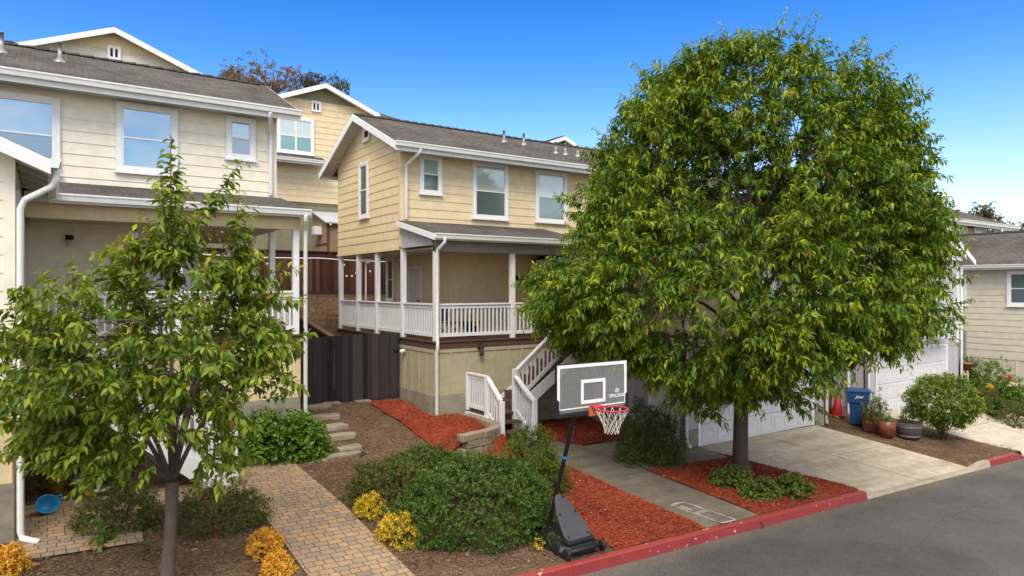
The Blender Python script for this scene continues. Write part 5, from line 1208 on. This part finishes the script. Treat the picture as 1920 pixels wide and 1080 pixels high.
# wispy leading shoots past the outline, with smaller sparse leaves
W_ = []
while len(W_) < 60:
    z = random.uniform(.5, 5.5); th = random.uniform(0, 6.283); r = env(z)
    ax_ = axis(z); p = (ax_[0] + r * .93 * math.cos(th), ax_[1] + r * .93 * math.sin(th), z)
    if not blocked(p): W_.append((p, (math.cos(th) * .8, math.sin(th) * .8, .9)))
Sw = np.array([w[0] for w in W_]); Dw = np.array([w[1] for w in W_]); Lw = rng.uniform(.4, .8, len(W_))
B = shoots(Sw, Dw, Lw, 15, .12, .045, .12, .9, .6, tipy=.9)
for s, d, l in zip(Sw, unit(Dw), Lw): tk.tube([s, s + d * l * .5 - np.array([0, 0, .03 * l]), s + d * l - np.array([0, 0, .12 * l])], [.008, .005, .003], 4)
tk.build('trunk', M['barkd'], tree)
P, D, L, W, ti = cat(A, B)
br_ = np.array([nz(p, .9, 77) for p in P[::19]]); ti = np.clip(ti + .3 * np.repeat(np.clip(br_, 0, 1), 19)[:len(ti)], 0, 1); nA = len(S) * 19; ti[:nA] += np.repeat((rng.random(len(S)) > .978) * rng.uniform(.5, 1, len(S)), 19); ti[nA:] += np.repeat((rng.random(len(Sw)) > .6) * .7, 15)
V, T = leaves(P, D, L, W, .2, .3); np_mesh('crown', V, T, M['leafA'], tree, np.repeat(ti, 7))
M['barkm'] = pmat('young_tree_bark', (.135, .105, .085), .9, .45, 3, (5, 5, 1.4), .9, 16, dist=.02)
# ---------------- the small tree in front of the cream house
M['leafB'] = leafmat('young_tree_leaf', (.040, .085, .008), (.165, .25, .018), (.44, .46, .03), .45, .22, .3, (.995, (.30, .12, .03)))
sx, sy = 1.22, 9.4; sz = g(sx, sy)
st2 = thing('young_tree', (sx, sy, sz), 'slender young tree with a pale grey trunk and long upright shoots before the cream house', 'tree')
tk = MB(); fk = Vector((sx + .06, sy + .02, -2.42))
tk.tube([(sx, sy, sz - .05), (sx, sy, sz + .05), (sx + .03, sy, -3.2), (sx + .05, sy, -2.75), fk], [.11, .088, .076, .073, .08], 12)
tips = [(320, 250, .0), (300, 330, -.6), (455, 298, .3), (470, 430, .5), (350, 350, .6), (390, 380, -.3), (130, 478, .2), (180, 470, .5), (215, 455, -.4), (95, 515, -.2), (30, 560, .4), (20, 640, -.5), (5, 690, .3), (15, 790, -.3), (560, 500, .6), (575, 560, .2), (540, 640, -.3), (490, 700, -.6), (60, 720, .6), (250, 600, -.9), (300, 700, -1.0), (420, 560, .1), (380, 640, -.8), (240, 520, .7), (330, 520, .3), (420, 480, .8), (150, 620, -.7), (110, 800, -.5), (140, 830, .1), (400, 770, -.6), (440, 760, .2), (290, 800, -.9), (200, 760, -.8), (470, 600, .6), (520, 560, .9), (70, 610, .7), (350, 740, .8), (230, 700, .8), (335, 300, .1), (310, 390, .2), (355, 430, .0), (330, 460, -.4), (280, 470, .2), (450, 350, .2), (440, 410, .4), (480, 470, .2), (455, 500, -.1), (500, 530, .4), (405, 430, .3), (380, 500, -.2), (240, 430, .1), (270, 400, .3), (160, 520, .3), (110, 560, .2), (520, 600, .1)]
SS = []; DD = []; LL = []; lim = []
dep = 8.45
mains = []
for px, py, dd in ((140, 660, .1), (300, 590, .2), (395, 600, .3), (455, 690, -.1), (90, 760, .2), (230, 720, -.6), (340, 690, .7), (320, 480, .1), (440, 520, .3)):
    e = atD(px, py, dep + dd); v = e - fk; P_ = [fk + Z * .0, fk + v * .3 + Z * .07 * v.length, fk + v * .65 + Z * .08 * v.length, e]
    tk.tube(P_, [.033, .026, .018, .010], 7)
    for a_, b_ in zip(P_, P_[1:]): mains += [a_.lerp(b_, t / 4) for t in range(4)]
mains = [m_ for m_ in mains if (m_ - fk).length > .3]
for px, py, dd in tips:
    e = atD(px, py, dep + dd * 1.15)
    mid = min(mains, key=lambda m_: (m_ - e).length + (2 * (m_.z - e.z) if m_.z > e.z else 0)); v = e - mid
    if v.length > 1.1: mid2 = mid.lerp(e, (v.length - 1.1) / v.length)
    else: mid2 = mid
    tk.tube([mid, mid.lerp(e, .35) + Z * .04, mid.lerp(e, .7) + Z * .04, e], [.015, .011, .007, .003], 5); mid = mid2
    lim += [mid, mid.lerp(e, .5), e]
    SS.append(mid.lerp(e, .02)); DD.append(e - mid); LL.append((e - mid).length * 1.0)
    SS.append(mid.lerp(e, .25)); DD.append((e - mid) + Vector((random.gauss(0, .25), random.gauss(0, .25), .1))); LL.append((e - mid).length * .6)
A = shoots(np.array(SS), np.array(DD), np.array(LL), 40, .16, .068, .03, .55, .95, tipy=.9, spread=.03)
S2_ = []; D2_ = []
c0 = Vector(atD(290, 672, dep)) 
while len(S2_) < 400:
    p = np.array([random.gauss(0, 1), random.gauss(0, 1), random.gauss(0, 1)]); p /= np.linalg.norm(p); r = random.random() ** .45
    if p[2] < -.75: continue
    q = np.array([p[0] * 1.62 * r, p[1] * 1.45 * r, p[2] * (1.25 if p[2] > 0 else 1.28) * r])
    if nz(q, 1.3, 3) > .12 and random.random() < .85: continue
    if q[2] > .5 and random.random() < .45: continue
    S2_.append(np.array(c0) + q); D2_.append(p * .8 + np.array([0, 0, .45]) + rng.normal(0, .4, 3))
LPs = np.array([tuple(v) for v in lim + mains])
for i in range(0, len(S2_), 3):
    j = int(np.linalg.norm(LPs - S2_[i], axis=1).argmin()); limb(tk, LPs[j], S2_[i], .009, .004, 3, .1, 4)
while len(S2_) < 540:                                        # lower boughs hanging round the fork, heavier on the left
    e = atD(random.uniform(90, 430), random.uniform(760, 880), dep + random.uniform(-.9, .9))
    if abs(e.x - fk.x) < .25: continue
    S2_.append(np.array(e)); v = e - fk; D2_.append(np.array([v.x, v.y, .2]) + rng.normal(0, .4, 3))
B = shoots(np.array(S2_), np.array(D2_), rng.uniform(.25, .5, len(S2_)), 17, .15, .068, .3, .5, .8, tipy=.6)
tk.build('trunk', M['barkm'], st2)
P, D, L, W, ti = cat(A, B); V, T = leaves(P, D, L, W, .2, .28); np_mesh('crown', V, T, M['leafB'], st2, np.repeat(ti, 7))
# ---------------- shrubs
def shrub(name, c, rx, ry, rz, n, lL, lW, mat, label, cat_='shrub', group=None, lump=.22, lk=1.6, upright=.25, shell=.55, tip=.6, stems=6, zlow=-.05, sag=.2, seed=1, stemmat=None, hang=.15, boxy=0, ball=0):
    r = thing(name, c, label, cat_, group); S = []; O = []; rr = random.Random(seed)
    k = max(8, n // 9)
    while len(S) < k:
        p = np.array([rr.gauss(0, 1), rr.gauss(0, 1), rr.gauss(0, 1)]); p /= np.linalg.norm(p)
        if p[2] < zlow: continue
        if boxy: p = np.sign(p) * np.abs(p) ** (1 - boxy)
        q = shell + (1 - shell) * rr.random() ** .5; q *= 1 + lump * nz(p, lk, seed * 3.7) + lump * .6 * nz(p, lk * 2.7, seed)
        S.append(np.array(c) + np.array([p[0] * rx, p[1] * ry, (p[2] * rz + ball) if ball else max(.02, p[2]) * rz]) * (1 if ball else q) if not ball else np.array(c) + np.array([p[0] * rx * q, p[1] * ry * q, ball + p[2] * rz * q])); O.append(p)
    S = np.array(S); O = np.array(O); ln = np.full(len(S), lL * 2.2) * rng.uniform(.7, 1.4, len(S))
    Dd = O + np.array([0, 0, upright]) + rng.normal(0, .35, S.shape)
    P, D, L, W, ti = shoots(S - unit(Dd) * ln[:, None] * .5, Dd, ln, 9, lL, lW, sag, hang, .8, tipy=tip)
    V, T = leaves(P, D, L, W, .2, .2)
    V[:, 2] = np.maximum(V[:, 2], c[2] - .03)
    mb = MB()
    for i in range(stems):
        j = rr.randrange(len(S)); limb(mb, Vector(c) + Vector((rr.uniform(-.1, .1) * rx, rr.uniform(-.1, .1) * ry, -.05)), Vector(S[j]), .012 + .01 * rz, .005, 4, .12, 5)
    mb.build('stem', stemmat or M['twig'], r)
    np_mesh('foliage', V, T, mat, r, np.repeat(ti, 7)); return r
M['lfHedge'] = leafmat('hedge_leaf', (.045, .125, .010), (.115, .235, .018), (.24, .32, .02), .38, .2)
M['lfDark'] = leafmat('dark_shrub_leaf', (.026, .066, .007), (.075, .145, .014), (.19, .25, .02), .5, .15)
M['lfMott'] = leafmat('mottled_shrub_leaf', (.042, .080, .010), (.11, .155, .02), (.20, .085, .03), .5, .15, .3, (.9, (.24, .09, .03)))
M['lfNand'] = leafmat('nandina_gold_leaf', (.60, .42, .02), (.80, .62, .05), (.80, .34, .06), .5, .3, .3, (.8, (.16, .20, .03)))
M['lfNandR'] = leafmat('nandina_orange_leaf', (.74, .36, .04), (.84, .60, .06), (.72, .18, .04), .5, .25, .3, (.85, (.22, .22, .03)))
M['lfFine'] = leafmat('fine_green_leaf', (.045, .085, .010), (.115, .17, .02), (.24, .25, .03), .5, .2, .3, (.95, (.25, .12, .03)))
M['lfBam'] = leafmat('heavenly_bamboo_leaf', (.034, .068, .010), (.10, .15, .022), (.10, .11, .02), .45, .18, .35, (.97, (.2, .12, .05)))
M['lfRound'] = leafmat('glossy_shrub_leaf', (.045, .105, .008), (.13, .225, .014), (.40, .44, .02), .4, .22, .35)
M['lfGrou'] = leafmat('ground_cover_leaf', (.06, .115, .014), (.17, .23, .035), (.18, .16, .05), .4, .18)
def at_(px, py): p = hit(px, py); return (p.x, p.y, p.z)
c = at_(530, 866); shrub('hedge', (c[0] + .05, c[1] + .35, c[2]), .95, .62, 1.0, 7500, .085, .075, M['lfHedge'], 'bright green broad leaved hedge at the corner of the cream house', 'shrub', None, .18, 1.8, .1, .5, .4, seed=2, hang=.3, boxy=.15)
c = at_(925, 1035); shrub('shrub', (5.75, 9.55, g(5.75, 9.55)), 1.45, 1.25, 1.08, 30000, .055, .031, M['lfDark'], 'broad dense dark green shrub left of the basketball hoop', 'shrub', None, .16, 2.2, .15, .6, .35, 10, seed=3)
shrub('shrub', (4.95, 11.0, g(4.95, 11.0)), .80, .85, .72, 13000, .045, .028, M['lfMott'], 'mottled green and bronze shrub at the right edge of the brick path', 'shrub', None, .2, 2, .15, .6, .3, 8, seed=4)
shrub('shrub', (6.05, 11.9, g(6.05, 11.9)), .85, .7, .62, 11000, .045, .026, M['lfDark'], 'smaller dark green shrub behind the broad one, below the red bark bed', 'shrub', None, .2, 2, .15, .6, .4, 8, seed=5)
c = at_(235, 1005); shrub('shrub', (c[0] - .02, c[1] + .55, c[2]), .62, .55, .62, 6500, .045, .026, M['lfMott'], 'low bronze green shrub left of the young tree trunk', 'shrub', None, .22, 2, .15, .55, .4, 8, seed=6)
c = at_(420, 1008); shrub('shrub', (c[0] + .0, c[1] + .65, c[2]), .80, .66, .66, 8500, .045, .026, M['lfMott'], 'low bronze green shrub right of the young tree trunk beside the path', 'shrub', None, .22, 2, .15, .55, .5, 8, seed=7)
for i, (px, py, rr_, mt, lab) in enumerate(((700, 968, .27, 'lfNand', 'small golden dwarf nandina just above the larger golden one right of the path'), (751, 1020, .34, 'lfNand', 'larger golden dwarf nandina at the foot of the broad dark shrub'), (500, 1040, .25, 'lfNandR', 'orange red dwarf nandina, upper of the two left of the brick path'), (523, 1076, .20, 'lfNandR', 'orange yellow dwarf nandina, lower of the two left of the brick path'), (6, 1088, .28, 'lfNandR', 'orange dwarf nandina cut by the bottom left corner'))):
    d = ray(px); c = hit(px, min(py, 1079)); shrub('dwarf_nandina', (c.x, c.y + rr_ * .35, c.z), rr_, rr_, rr_ * 1.3, 1900, .052, .026, M[mt], lab, 'shrub', 'dwarf nandinas', .18, 2, .4, .45, .8, 8, seed=20 + i, hang=.2)
c = at_(985, 868); shrub('nandina', (8.15, 11.35, g(8.15, 11.35)), .58, .55, 1.0, 9000, .06, .022, M['lfFine'], 'tall feathery green nandina in front of the white stair post', 'shrub', None, .3, 2.2, .7, .4, .6, 12, seed=31)
shrub('nandina', (7.75, 10.35, g(7.75, 10.35)), .5, .5, .85, 7500, .055, .022, M['lfFine'], 'feathery green nandina between the stair and the hoop pole', 'shrub', None, .3, 2.2, .5, .4, .5, 10, seed=32)
shrub('heavenly_bamboo', (10.95, 11.05, g(10.95, 11.05)), .62, .55, 1.45, 8500, .075, .021, M['lfBam'], 'bushy dark heavenly bamboo beneath the hoop net by the garage side door', 'shrub', None, .28, 2.2, .8, .35, .5, 14, seed=33, hang=.45)
shrub('heavenly_bamboo', (11.42, 10.75, g(11.42, 10.75)), .52, .5, 1.38, 8000, .075, .021, M['lfBam'], 'right hand clump of dark heavenly bamboo in front of the side door', 'shrub', None, .28, 2.2, .8, .35, .5, 14, seed=34, hang=.45)
for i, (px, py, a, b_, h_, lab) in enumerate(((1395, 918, .55, .4, .42, 'ground cover clump with round leaves at the foot of the big tree'), (1505, 935, .62, .4, .40, 'ground cover clump beside the kerb end and driveway'), (1450, 940, .5, .36, .36, 'middle ground cover clump between the other two by the kerb'))):
    c = hit(px, py); shrub('ground_cover', (c.x, c.y + .3, c.z), a, b_, h_, 2600, .06, .055, M['lfGrou'], lab, 'plant', 'ground cover round the big tree', .25, 2, .3, .4, .5, 5, seed=40 + i)
c = hit(1792, 828); rd_ = shrub('round_shrub', (c.x, c.y + .35, c.z), .98, .95, .74, 11000, .105, .045, M['lfRound'], 'clipped round glossy green shrub between the two driveways', 'shrub', None, .12, 2, .5, .55, .8, 3, -1.0, .1, 51, ball=1.12)
mb = MB()
for k in range(5): limb(mb, (c.x + random.uniform(-.08, .08), c.y + .35, c.z - .1), (c.x + random.uniform(-.5, .5), c.y + .35 + random.uniform(-.4, .4), c.z + .7), .035, .02, 4, .1, 7)
mb.build('stem', M['twig'], rd_)
for i, (px, t, ct, h_, w_, mt, lab) in enumerate(((1862, 25.0, -4.45, 1.75, .95, 'lfRound', 'tall leafy shrub against the beige house wall'), (1905, 24.5, -4.45, 1.3, .8, 'lfHedge', 'leafy green shrub at the right edge before the beige wall'), (1812, 26.2, -4.35, 1.5, .55, 'lfDark', 'dark shrub beside the corner of the pale grey house'))):
    q = ray(px) * t; shrub('shrub', (q.x, q.y, g(q.x, q.y)), w_, w_ * .8, h_, 4200, .11, .05, M[mt], lab, 'shrub', None, .3, 2, .6, .4, .6, 6, seed=60 + i)
for i, (px, t, h_, w_, mt, lab) in enumerate(((1905, 22.6, .85, 1.0, 'lfMott', 'bronze leaved low shrub at the right edge beside the far driveway'), (1850, 24.2, .85, .8, 'lfMott', 'bronze leaved low shrub in front of the beige house'), (1868, 23.2, .75, .35, 'lfDark', 'small dark green shrub among the bronze shrubs'), (1835, 23.8, .6, .5, 'lfFine', 'low fine leaved shrub beside the far driveway'))):
    q = ray(px) * t; shrub('shrub', (q.x, q.y, g(q.x, q.y)), w_, w_ * .7, h_, 3600, .07, .04, M[mt], lab, 'shrub', None, .25, 2, .3, .45, .5, 6, seed=70 + i)
M['petR'] = leafmat('red_petal', (.40, .012, .03), (.55, .02, .05), (.5, .02, .04), .5, .2); M['petW'] = leafmat('pale_petal', (.60, .55, .42), (.75, .68, .5), (.7, .5, .3), .5, .2); M['petY'] = leafmat('yellow_petal', (.60, .36, .02), (.72, .50, .04), (.7, .4, .02), .5, .2)
for px, py, t, mt, lab in ((1890, 703, 23.0, 'petR', 'cluster of red roses among the bronze shrubs'), (1855, 720, 22.6, 'petY', 'cluster of pale yellow roses among the bronze shrubs'), (1811, 697, 24.6, 'petW', 'cluster of white roses beside the pale grey house corner'), (1899, 716, 22.0, 'petW', 'cluster of pale pink roses at the right edge')):
    q = ray(px) * t; shrub('rose_bush', (q.x, q.y, (540 - py) / FPX * t - .12), .11, .1, .13, 110, .05, .045, M[mt], lab, 'flowers', None, .3, 2, .3, .3, .2, 2, seed=px)
q = ray(1811) * 25.6; tp_ = local('terracotta_pot', (q.x, q.y, -3.15), 'small terracotta pot on a pale stand beside the grey meter cabinet', 'pot'); MB().lathe([(0, 0), (.13, 0), (.2, .3), (.22, .3), (.22, .36), (.18, .36), (.17, .3), (0, .3)], (0, 0, 0), 16).build('pot_body', pmat('terracotta', (.34, .14, .07), .7, .2), tp_)
sm = MB()
for a in range(3): sm.beam((.15 * math.cos(a * 2.1), .15 * math.sin(a * 2.1), -1.3), (.1 * math.cos(a * 2.1), .1 * math.sin(a * 2.1), 0), .03, .03)
sm.build('stand', M['white'], tp_)
# plants in pots
shrub('potted_plant', tuple(pots[0] + Z * .40), .2, .2, .26, 420, .06, .03, M['lfDark'], 'low dark plant in the square terracotta planter', 'plant', 'plants in the planters', seed=81, stems=3)
shrub('potted_plant', tuple(pots[1] + Vector((-.1, .25, .42))), .42, .35, .82, 1500, .07, .035, M['lfFine'], 'tall leafy plant rising above the terracotta planters', 'plant', 'plants in the planters', .3, 2, .5, .4, .5, 6, seed=82)
shrub('potted_plant', tuple(pots[1] + Z * .40), .2, .18, .2, 500, .045, .015, M['lfHedge'], 'tuft of fine green leaves in the round terracotta planter', 'plant', 'plants in the planters', seed=83, stems=3)
shrub('potted_plant', tuple(pots[2] + Z * .52), .24, .22, .44, 420, .075, .035, M['lfDark'], 'small dark leaved plant in the wooden half barrel', 'plant', 'plants in the planters', .3, 2, .5, .4, .3, 5, 0, seed=84)
yl = yp.location; shrub('potted_plant', (yl.x, yl.y, yl.z + .22), .28, .25, .36, 700, .08, .03, M['lfBam'], 'drooping dark plant growing in the yellow flower pot', 'plant', None, .3, 2, .2, .3, .5, 5, seed=85, hang=.8)
shrub('understory_plant', (.95, 14.6, g(.95, 14.6)), .55, .4, .75, 1600, .09, .05, M['lfDark'], 'shaded leafy plant beneath the stair of the cream house', 'plant', None, .3, 2, .3, .4, .3, 5, seed=86)
q = hit(215, 915); shrub('geranium', (q.x, q.y + .1, q.z), .2, .18, .26, 420, .06, .05, M['lfHedge'], 'small geranium with red blooms beside the toy water gun', 'plant', None, seed=87, stems=3)
q = hit(196, 915); shrub('geranium_bloom', (q.x + .02, q.y + .1, q.z + .16), .06, .05, .09, 90, .03, .028, M['petR'], 'red geranium blooms above the toy water gun', 'flowers', None, seed=88, stems=2)
pl2 = BASE and pp_.location; shrub('potted_flowers', (9.85, 16.55, -1.02), .25, .22, .3, 420, .05, .035, M['petY'], 'yellow flowers in the dark tub on the porch', 'flowers', None, seed=89, stems=4)
# sparse weeds
for i, (px, py, h_, w_, mt, lab) in enumerate(((1040, 1030, .30, .13, 'lfFine', 'thin green weed growing against the hoop base'), (1005, 1028, .16, .16, 'lfNand', 'yellowish weed in the mulch beside the hoop base'), (200, 1020, .42, .17, 'lfHedge', 'pale broad leaved sapling growing in the mulch by the pavers'), (272, 1040, .22, .08, 'lfFine', 'small yellow green seedling near the young tree'), (1404, 992, .14, .07, 'lfFine', 'weed growing out of the chipped red kerb foot'), (680, 855, .25, .08, 'lfFine', 'thin seedling beside the flagstones'))):
    q = hit(px, py)
    if i == 4: q = Vector((10.45, 7.53, road_z(10.45)))
    shrub('weed', tuple(q), w_, w_, h_, (300, 120, 70, 60, 90, 80)[i], (.05, .04, .11, .06, .03, .05)[i], (.018, .02, .07, .03, .02, .03)[i], M[mt], lab, 'weed', 'weeds', .3, 2, .8, .15, .5, 5, seed=90 + i)
# ---------------- loose bark and litter on the beds
def chips(name, test, n, mat, x0, x1, y0, y1, smin, smax, lift=.012):
    pts = []
    while len(pts) < n:
        x, y = random.uniform(x0, x1), random.uniform(y0, y1)
        if test(x, y): pts.append((x, y, (road_z(x) - lift * 0 + .004 if y < 7.54 else g(x, y) + lift)))
    P = np.array(pts); k = len(P); a = rng.uniform(0, 6.283, k); s = rng.uniform(smin, smax, k); el = rng.uniform(-.35, .35, k)
    d = np.stack([np.cos(a) * np.cos(el), np.sin(a) * np.cos(el), np.sin(el)], 1) * s[:, None]; w = np.stack([-np.sin(a), np.cos(a), rng.uniform(-.4, .4, k)], 1) * (s * rng.uniform(.25, .5, k))[:, None]
    h = np.zeros((k, 3)); h[:, 2] = s * .22
    V = np.stack([P - d / 2 - w / 2, P + d / 2 - w / 2, P + d / 2 + w / 2, P - d / 2 + w / 2, P - d * .4 + h, P + d * .4 + h], 1).reshape(-1, 3)
    T = np.array([[0, 1, 5, 4], [2, 3, 4, 5]]); T = (np.arange(k)[:, None, None] * 6 + T[None]).reshape(-1, 4)
    o = np_mesh(name, V, T, mat); o['kind'] = 'stuff'; return o
inred = lambda x, y: any(inside(P, x, y) for P in RED)
hard = lambda x, y: inside(PATH, x, y) or inside(D1, x, y) or inside(D2, x, y) or (9.0 < x < 10.65 and y < 13.8) or (10.6 < x < 13.3 and 10.4 < y < 12.7)
chips('bark_chips', lambda x, y: not inred(x, y) and not hard(x, y), 15000, M['chip'], -1, 8.3, 7.75, 17.2, .02, .055)
chips('red_bark_chips', inred, 12000, M['redchip'], 6, 14.1, 7.75, 17, .025, .06, .045)
chips('driveway_bark', lambda x, y: not hard(x, y), 2500, M['chip'], 18.6, 22.5, 7.75, 13, .02, .06)
chips('gutter_grit', lambda x, y: random.random() < math.exp(-(7.54 - y) * 5), 900, M['chip'], 6, 20, 6.4, 7.53, .008, .03, -.13)
chips('fallen_leaves', lambda x, y: True, 260, leafmat('dry_leaf', (.30, .22, .10), (.45, .36, .2), (.4, .3, .1)), 1, 20, 7.75, 13.5, .03, .06, .05)
# ---------------- far trees and hill
M['lfEuc'] = leafmat('eucalyptus_leaf', (.075, .075, .035), (.16, .15, .07), (.24, .13, .07), .6, .25, .2, (.6, (.24, .12, .07)))
M['lfFar'] = leafmat('far_tree_leaf', (.04, .06, .022), (.10, .12, .045), (.10, .09, .04), .6, .1, .2, (.8, (.10, .06, .035)))
def far_tree(label, c, w, h, n, lf, mat, base, seed, clumps=14, name='eucalyptus_tree'):
    r = thing(name, (c[0], c[1], base), label, 'tree', 'far trees'); rr = random.Random(seed); mb = MB(); C_ = Vector(c)
    mb.tube([(c[0], c[1], base), (c[0] + .1, c[1], c[2] - h * .5), (c[0], c[1], c[2] + h * .1)], [.35, .28, .12], 8)
    S = []
    for k in range(clumps):
        q = C_ + Vector((rr.uniform(-1, 1) * w * .42, rr.uniform(-1, 1) * w * .3, rr.uniform(-.45, .5) * h))
        limb(mb, (c[0], c[1], c[2] - h * .45), q, .12, .03, 5, .1, 5); rad = rr.uniform(.10, .2) * w
        for j in range(n // clumps // 8): S.append(np.array(q) + np.array([rr.gauss(0, 1) * rad, rr.gauss(0, 1) * rad, rr.gauss(0, .6) * rad]))
    mb.build('trunk', M['bark'], r); S = np.array(S)
    P, D, L, W, ti = shoots(S, rng.normal(0, 1, S.shape), np.full(len(S), lf * 2), 8, lf, lf * .4, .3, .8, .8)
    V, T = leaves(P, D, L, W); np_mesh('crown', V, T, mat, r, np.repeat(ti, 7))
c = atD(512, 153, 72); far_tree('broad reddish eucalyptus rising behind the uphill roofs', c, 6.4, 3.2, 2100, .38, M['lfEuc'], 6, 1, 20)
c = atD(452, 154, 74); far_tree('sparse eucalyptus at the left of the reddish one', c, 2.6, 2.4, 900, .42, M['lfEuc'], 6, 2, 8)
c = atD(606, 164, 70); far_tree('rounder olive eucalyptus behind the yellow gable', c, 4.0, 2.6, 1900, .40, M['lfFar'], 6, 3, 10)
# wooded hill at the right
hx, hy = (ray(2080) * 170).x, (ray(2080) * 170).y
hv = []; ht = []; m_ = 40
def hill_z(x, y): return -4 + 25 * math.exp(-(((x - hx) / 45) ** 2 + ((y - hy) / 40) ** 2)) + 1.2 * noise.noise(Vector((x * .05, y * .05, 0)))
for j in range(m_):
    for i in range(m_):
        x, y = hx - 110 + 220 * i / (m_ - 1), hy - 100 + 200 * j / (m_ - 1); hv.append((x, y, hill_z(x, y) - 2))
ht = [(j * m_ + i, j * m_ + i + 1, (j + 1) * m_ + i + 1, (j + 1) * m_ + i) for j in range(m_ - 1) for i in range(m_ - 1)]
hl = np_mesh('hill', hv, ht, pmat('dry_hill', (.16, .12, .06), .9, .3, .1, bmp=0)); struct(hl)
S = []
while len(S) < 2600:
    x, y = hx + random.uniform(-85, 30), hy + random.uniform(-70, 30)
    if nz((x, y, 0), .04, 4) < -.12: continue
    S.append((x, y, hill_z(x, y) - 2 + abs(random.gauss(0, 1.6))))
S = np.array(S); P, D, L, W, ti = shoots(S, rng.normal(0, 1, S.shape), np.full(len(S), 1.6), 8, 1.0, .6, .2, .3, .8)
V, T = leaves(P, D, L, W); o = np_mesh('hillside_woods', V, T, M['lfFar'], None, np.repeat(ti, 7)); o['kind'] = 'stuff'
c = atD(1862, 404, 140); far_tree('round tree on the skyline above the right hand roof', c, 7, 3.6, 1500, .8, M['lfFar'], 5, 8, 10, 'oak_tree')
# ------------------------------------------------------------------ sky, sun, camera
w = bpy.data.worlds.new('World'); scene.world = w; w.use_nodes = True; nt = w.node_tree; bg = nt.nodes['Background']
SUN_EL, SUN_AZ = R_(48), Vector((-.62, -.78, 0)).normalized()           # towards the sun: behind the viewer, to the left
sky = N(nt, 'ShaderNodeTexSky', sky_type='NISHITA'); sky.sun_disc = False; sky.sun_elevation = SUN_EL; sky.sun_rotation = math.atan2(SUN_AZ.x, SUN_AZ.y)
sky.air_density = 1.0; sky.dust_density = .6; sky.ozone_density = 2.0
tc = N(nt, 'ShaderNodeTexCoord'); sp = N(nt, 'ShaderNodeSeparateXYZ'); nt.links.new(tc.outputs['Generated'], sp.inputs[0])
deep = ramp(nt, sp.outputs[2], [(0.0, (1.08, .95, .93)), (.11, (.93, .93, .96)), (.21, (.54, .76, .97)), (.30, (.24, .58, .95)), (.42, (.09, .43, .92)), (.6, (.3, .6, 1.0))])
blue = mixc(nt, 1, sky.outputs[0], deep, 'MULTIPLY')
mp = N(nt, 'ShaderNodeMapping'); mp.inputs['Scale'].default_value = (1.2, 1.2, 2.6); nt.links.new(tc.outputs['Generated'], mp.inputs['Vector'])
cn = noise_n(nt, mp.outputs[0], 1.7, 7, .6)
cl_ = ramp(nt, cn.outputs['Fac'], [(.40, (0, 0, 0)), (.62, (1, 1, 1))])
def mrange(val, a, b):
    m = N(nt, 'ShaderNodeMapRange'); m.interpolation_type = 'SMOOTHSTEP'; m.inputs['From Min'].default_value = a; m.inputs['From Max'].default_value = b; nt.links.new(val, m.inputs['Value']); return m.outputs[0]
dt = N(nt, 'ShaderNodeVectorMath', operation='DOT_PRODUCT'); nt.links.new(tc.outputs['Generated'], dt.inputs[0]); dt.inputs[1].default_value = (-Fv.x, -Fv.y, 0)
hi = mrange(sp.outputs[2], .42, .62); bk = mrange(dt.outputs['Value'], .0, .45)
mx_ = N(nt, 'ShaderNodeMath', operation='MAXIMUM'); nt.links.new(hi, mx_.inputs[0])
m2 = N(nt, 'ShaderNodeMath', operation='MULTIPLY'); nt.links.new(bk, m2.inputs[0]); nt.links.new(cl_, m2.inputs[1]); nt.links.new(m2.outputs[0], mx_.inputs[1])
m3 = N(nt, 'ShaderNodeMath', operation='MULTIPLY'); nt.links.new(mx_.outputs[0], m3.inputs[0]); m3.inputs[1].default_value = .9
CL = 8.0
col = mixc(nt, m3.outputs[0], blue, (CL * 1.10, CL, CL * .86))
nt.links.new(col, bg.inputs['Color']); bg.inputs['Strength'].default_value = .145
sd = bpy.data.lights.new('sun', 'SUN'); sd.energy = 1.55; sd.angle = R_(24); sd.color = (1, .93, .82)
so = bpy.data.objects.new('sun', sd); COL.objects.link(so)
v = Vector((SUN_AZ.x * math.cos(SUN_EL), SUN_AZ.y * math.cos(SUN_EL), math.sin(SUN_EL))); so.rotation_euler = v.to_track_quat('Z', 'Y').to_euler(); so.location = v * 60
cd = bpy.data.cameras.new('camera'); co = bpy.data.objects.new('camera', cd); COL.objects.link(co); scene.camera = co
cd.sensor_width = 36; cd.lens = 36 * FPX / 1920; cd.clip_start = .1; cd.clip_end = 2000
co.rotation_euler = (R_(90), 0, -YAW)
scene.view_settings.view_transform = 'Standard'; scene.view_settings.look = 'None'; scene.view_settings.exposure = .76; scene.view_settings.gamma = 1
scene.cycles.use_denoising = True; scene.cycles.max_bounces = 6; scene.cycles.transparent_max_bounces = 6; scene.cycles.use_adaptive_sampling = True; scene.cycles.adaptive_threshold = .02
for o in scene.objects:
    if o.parent is None: o.location.z += LIFT
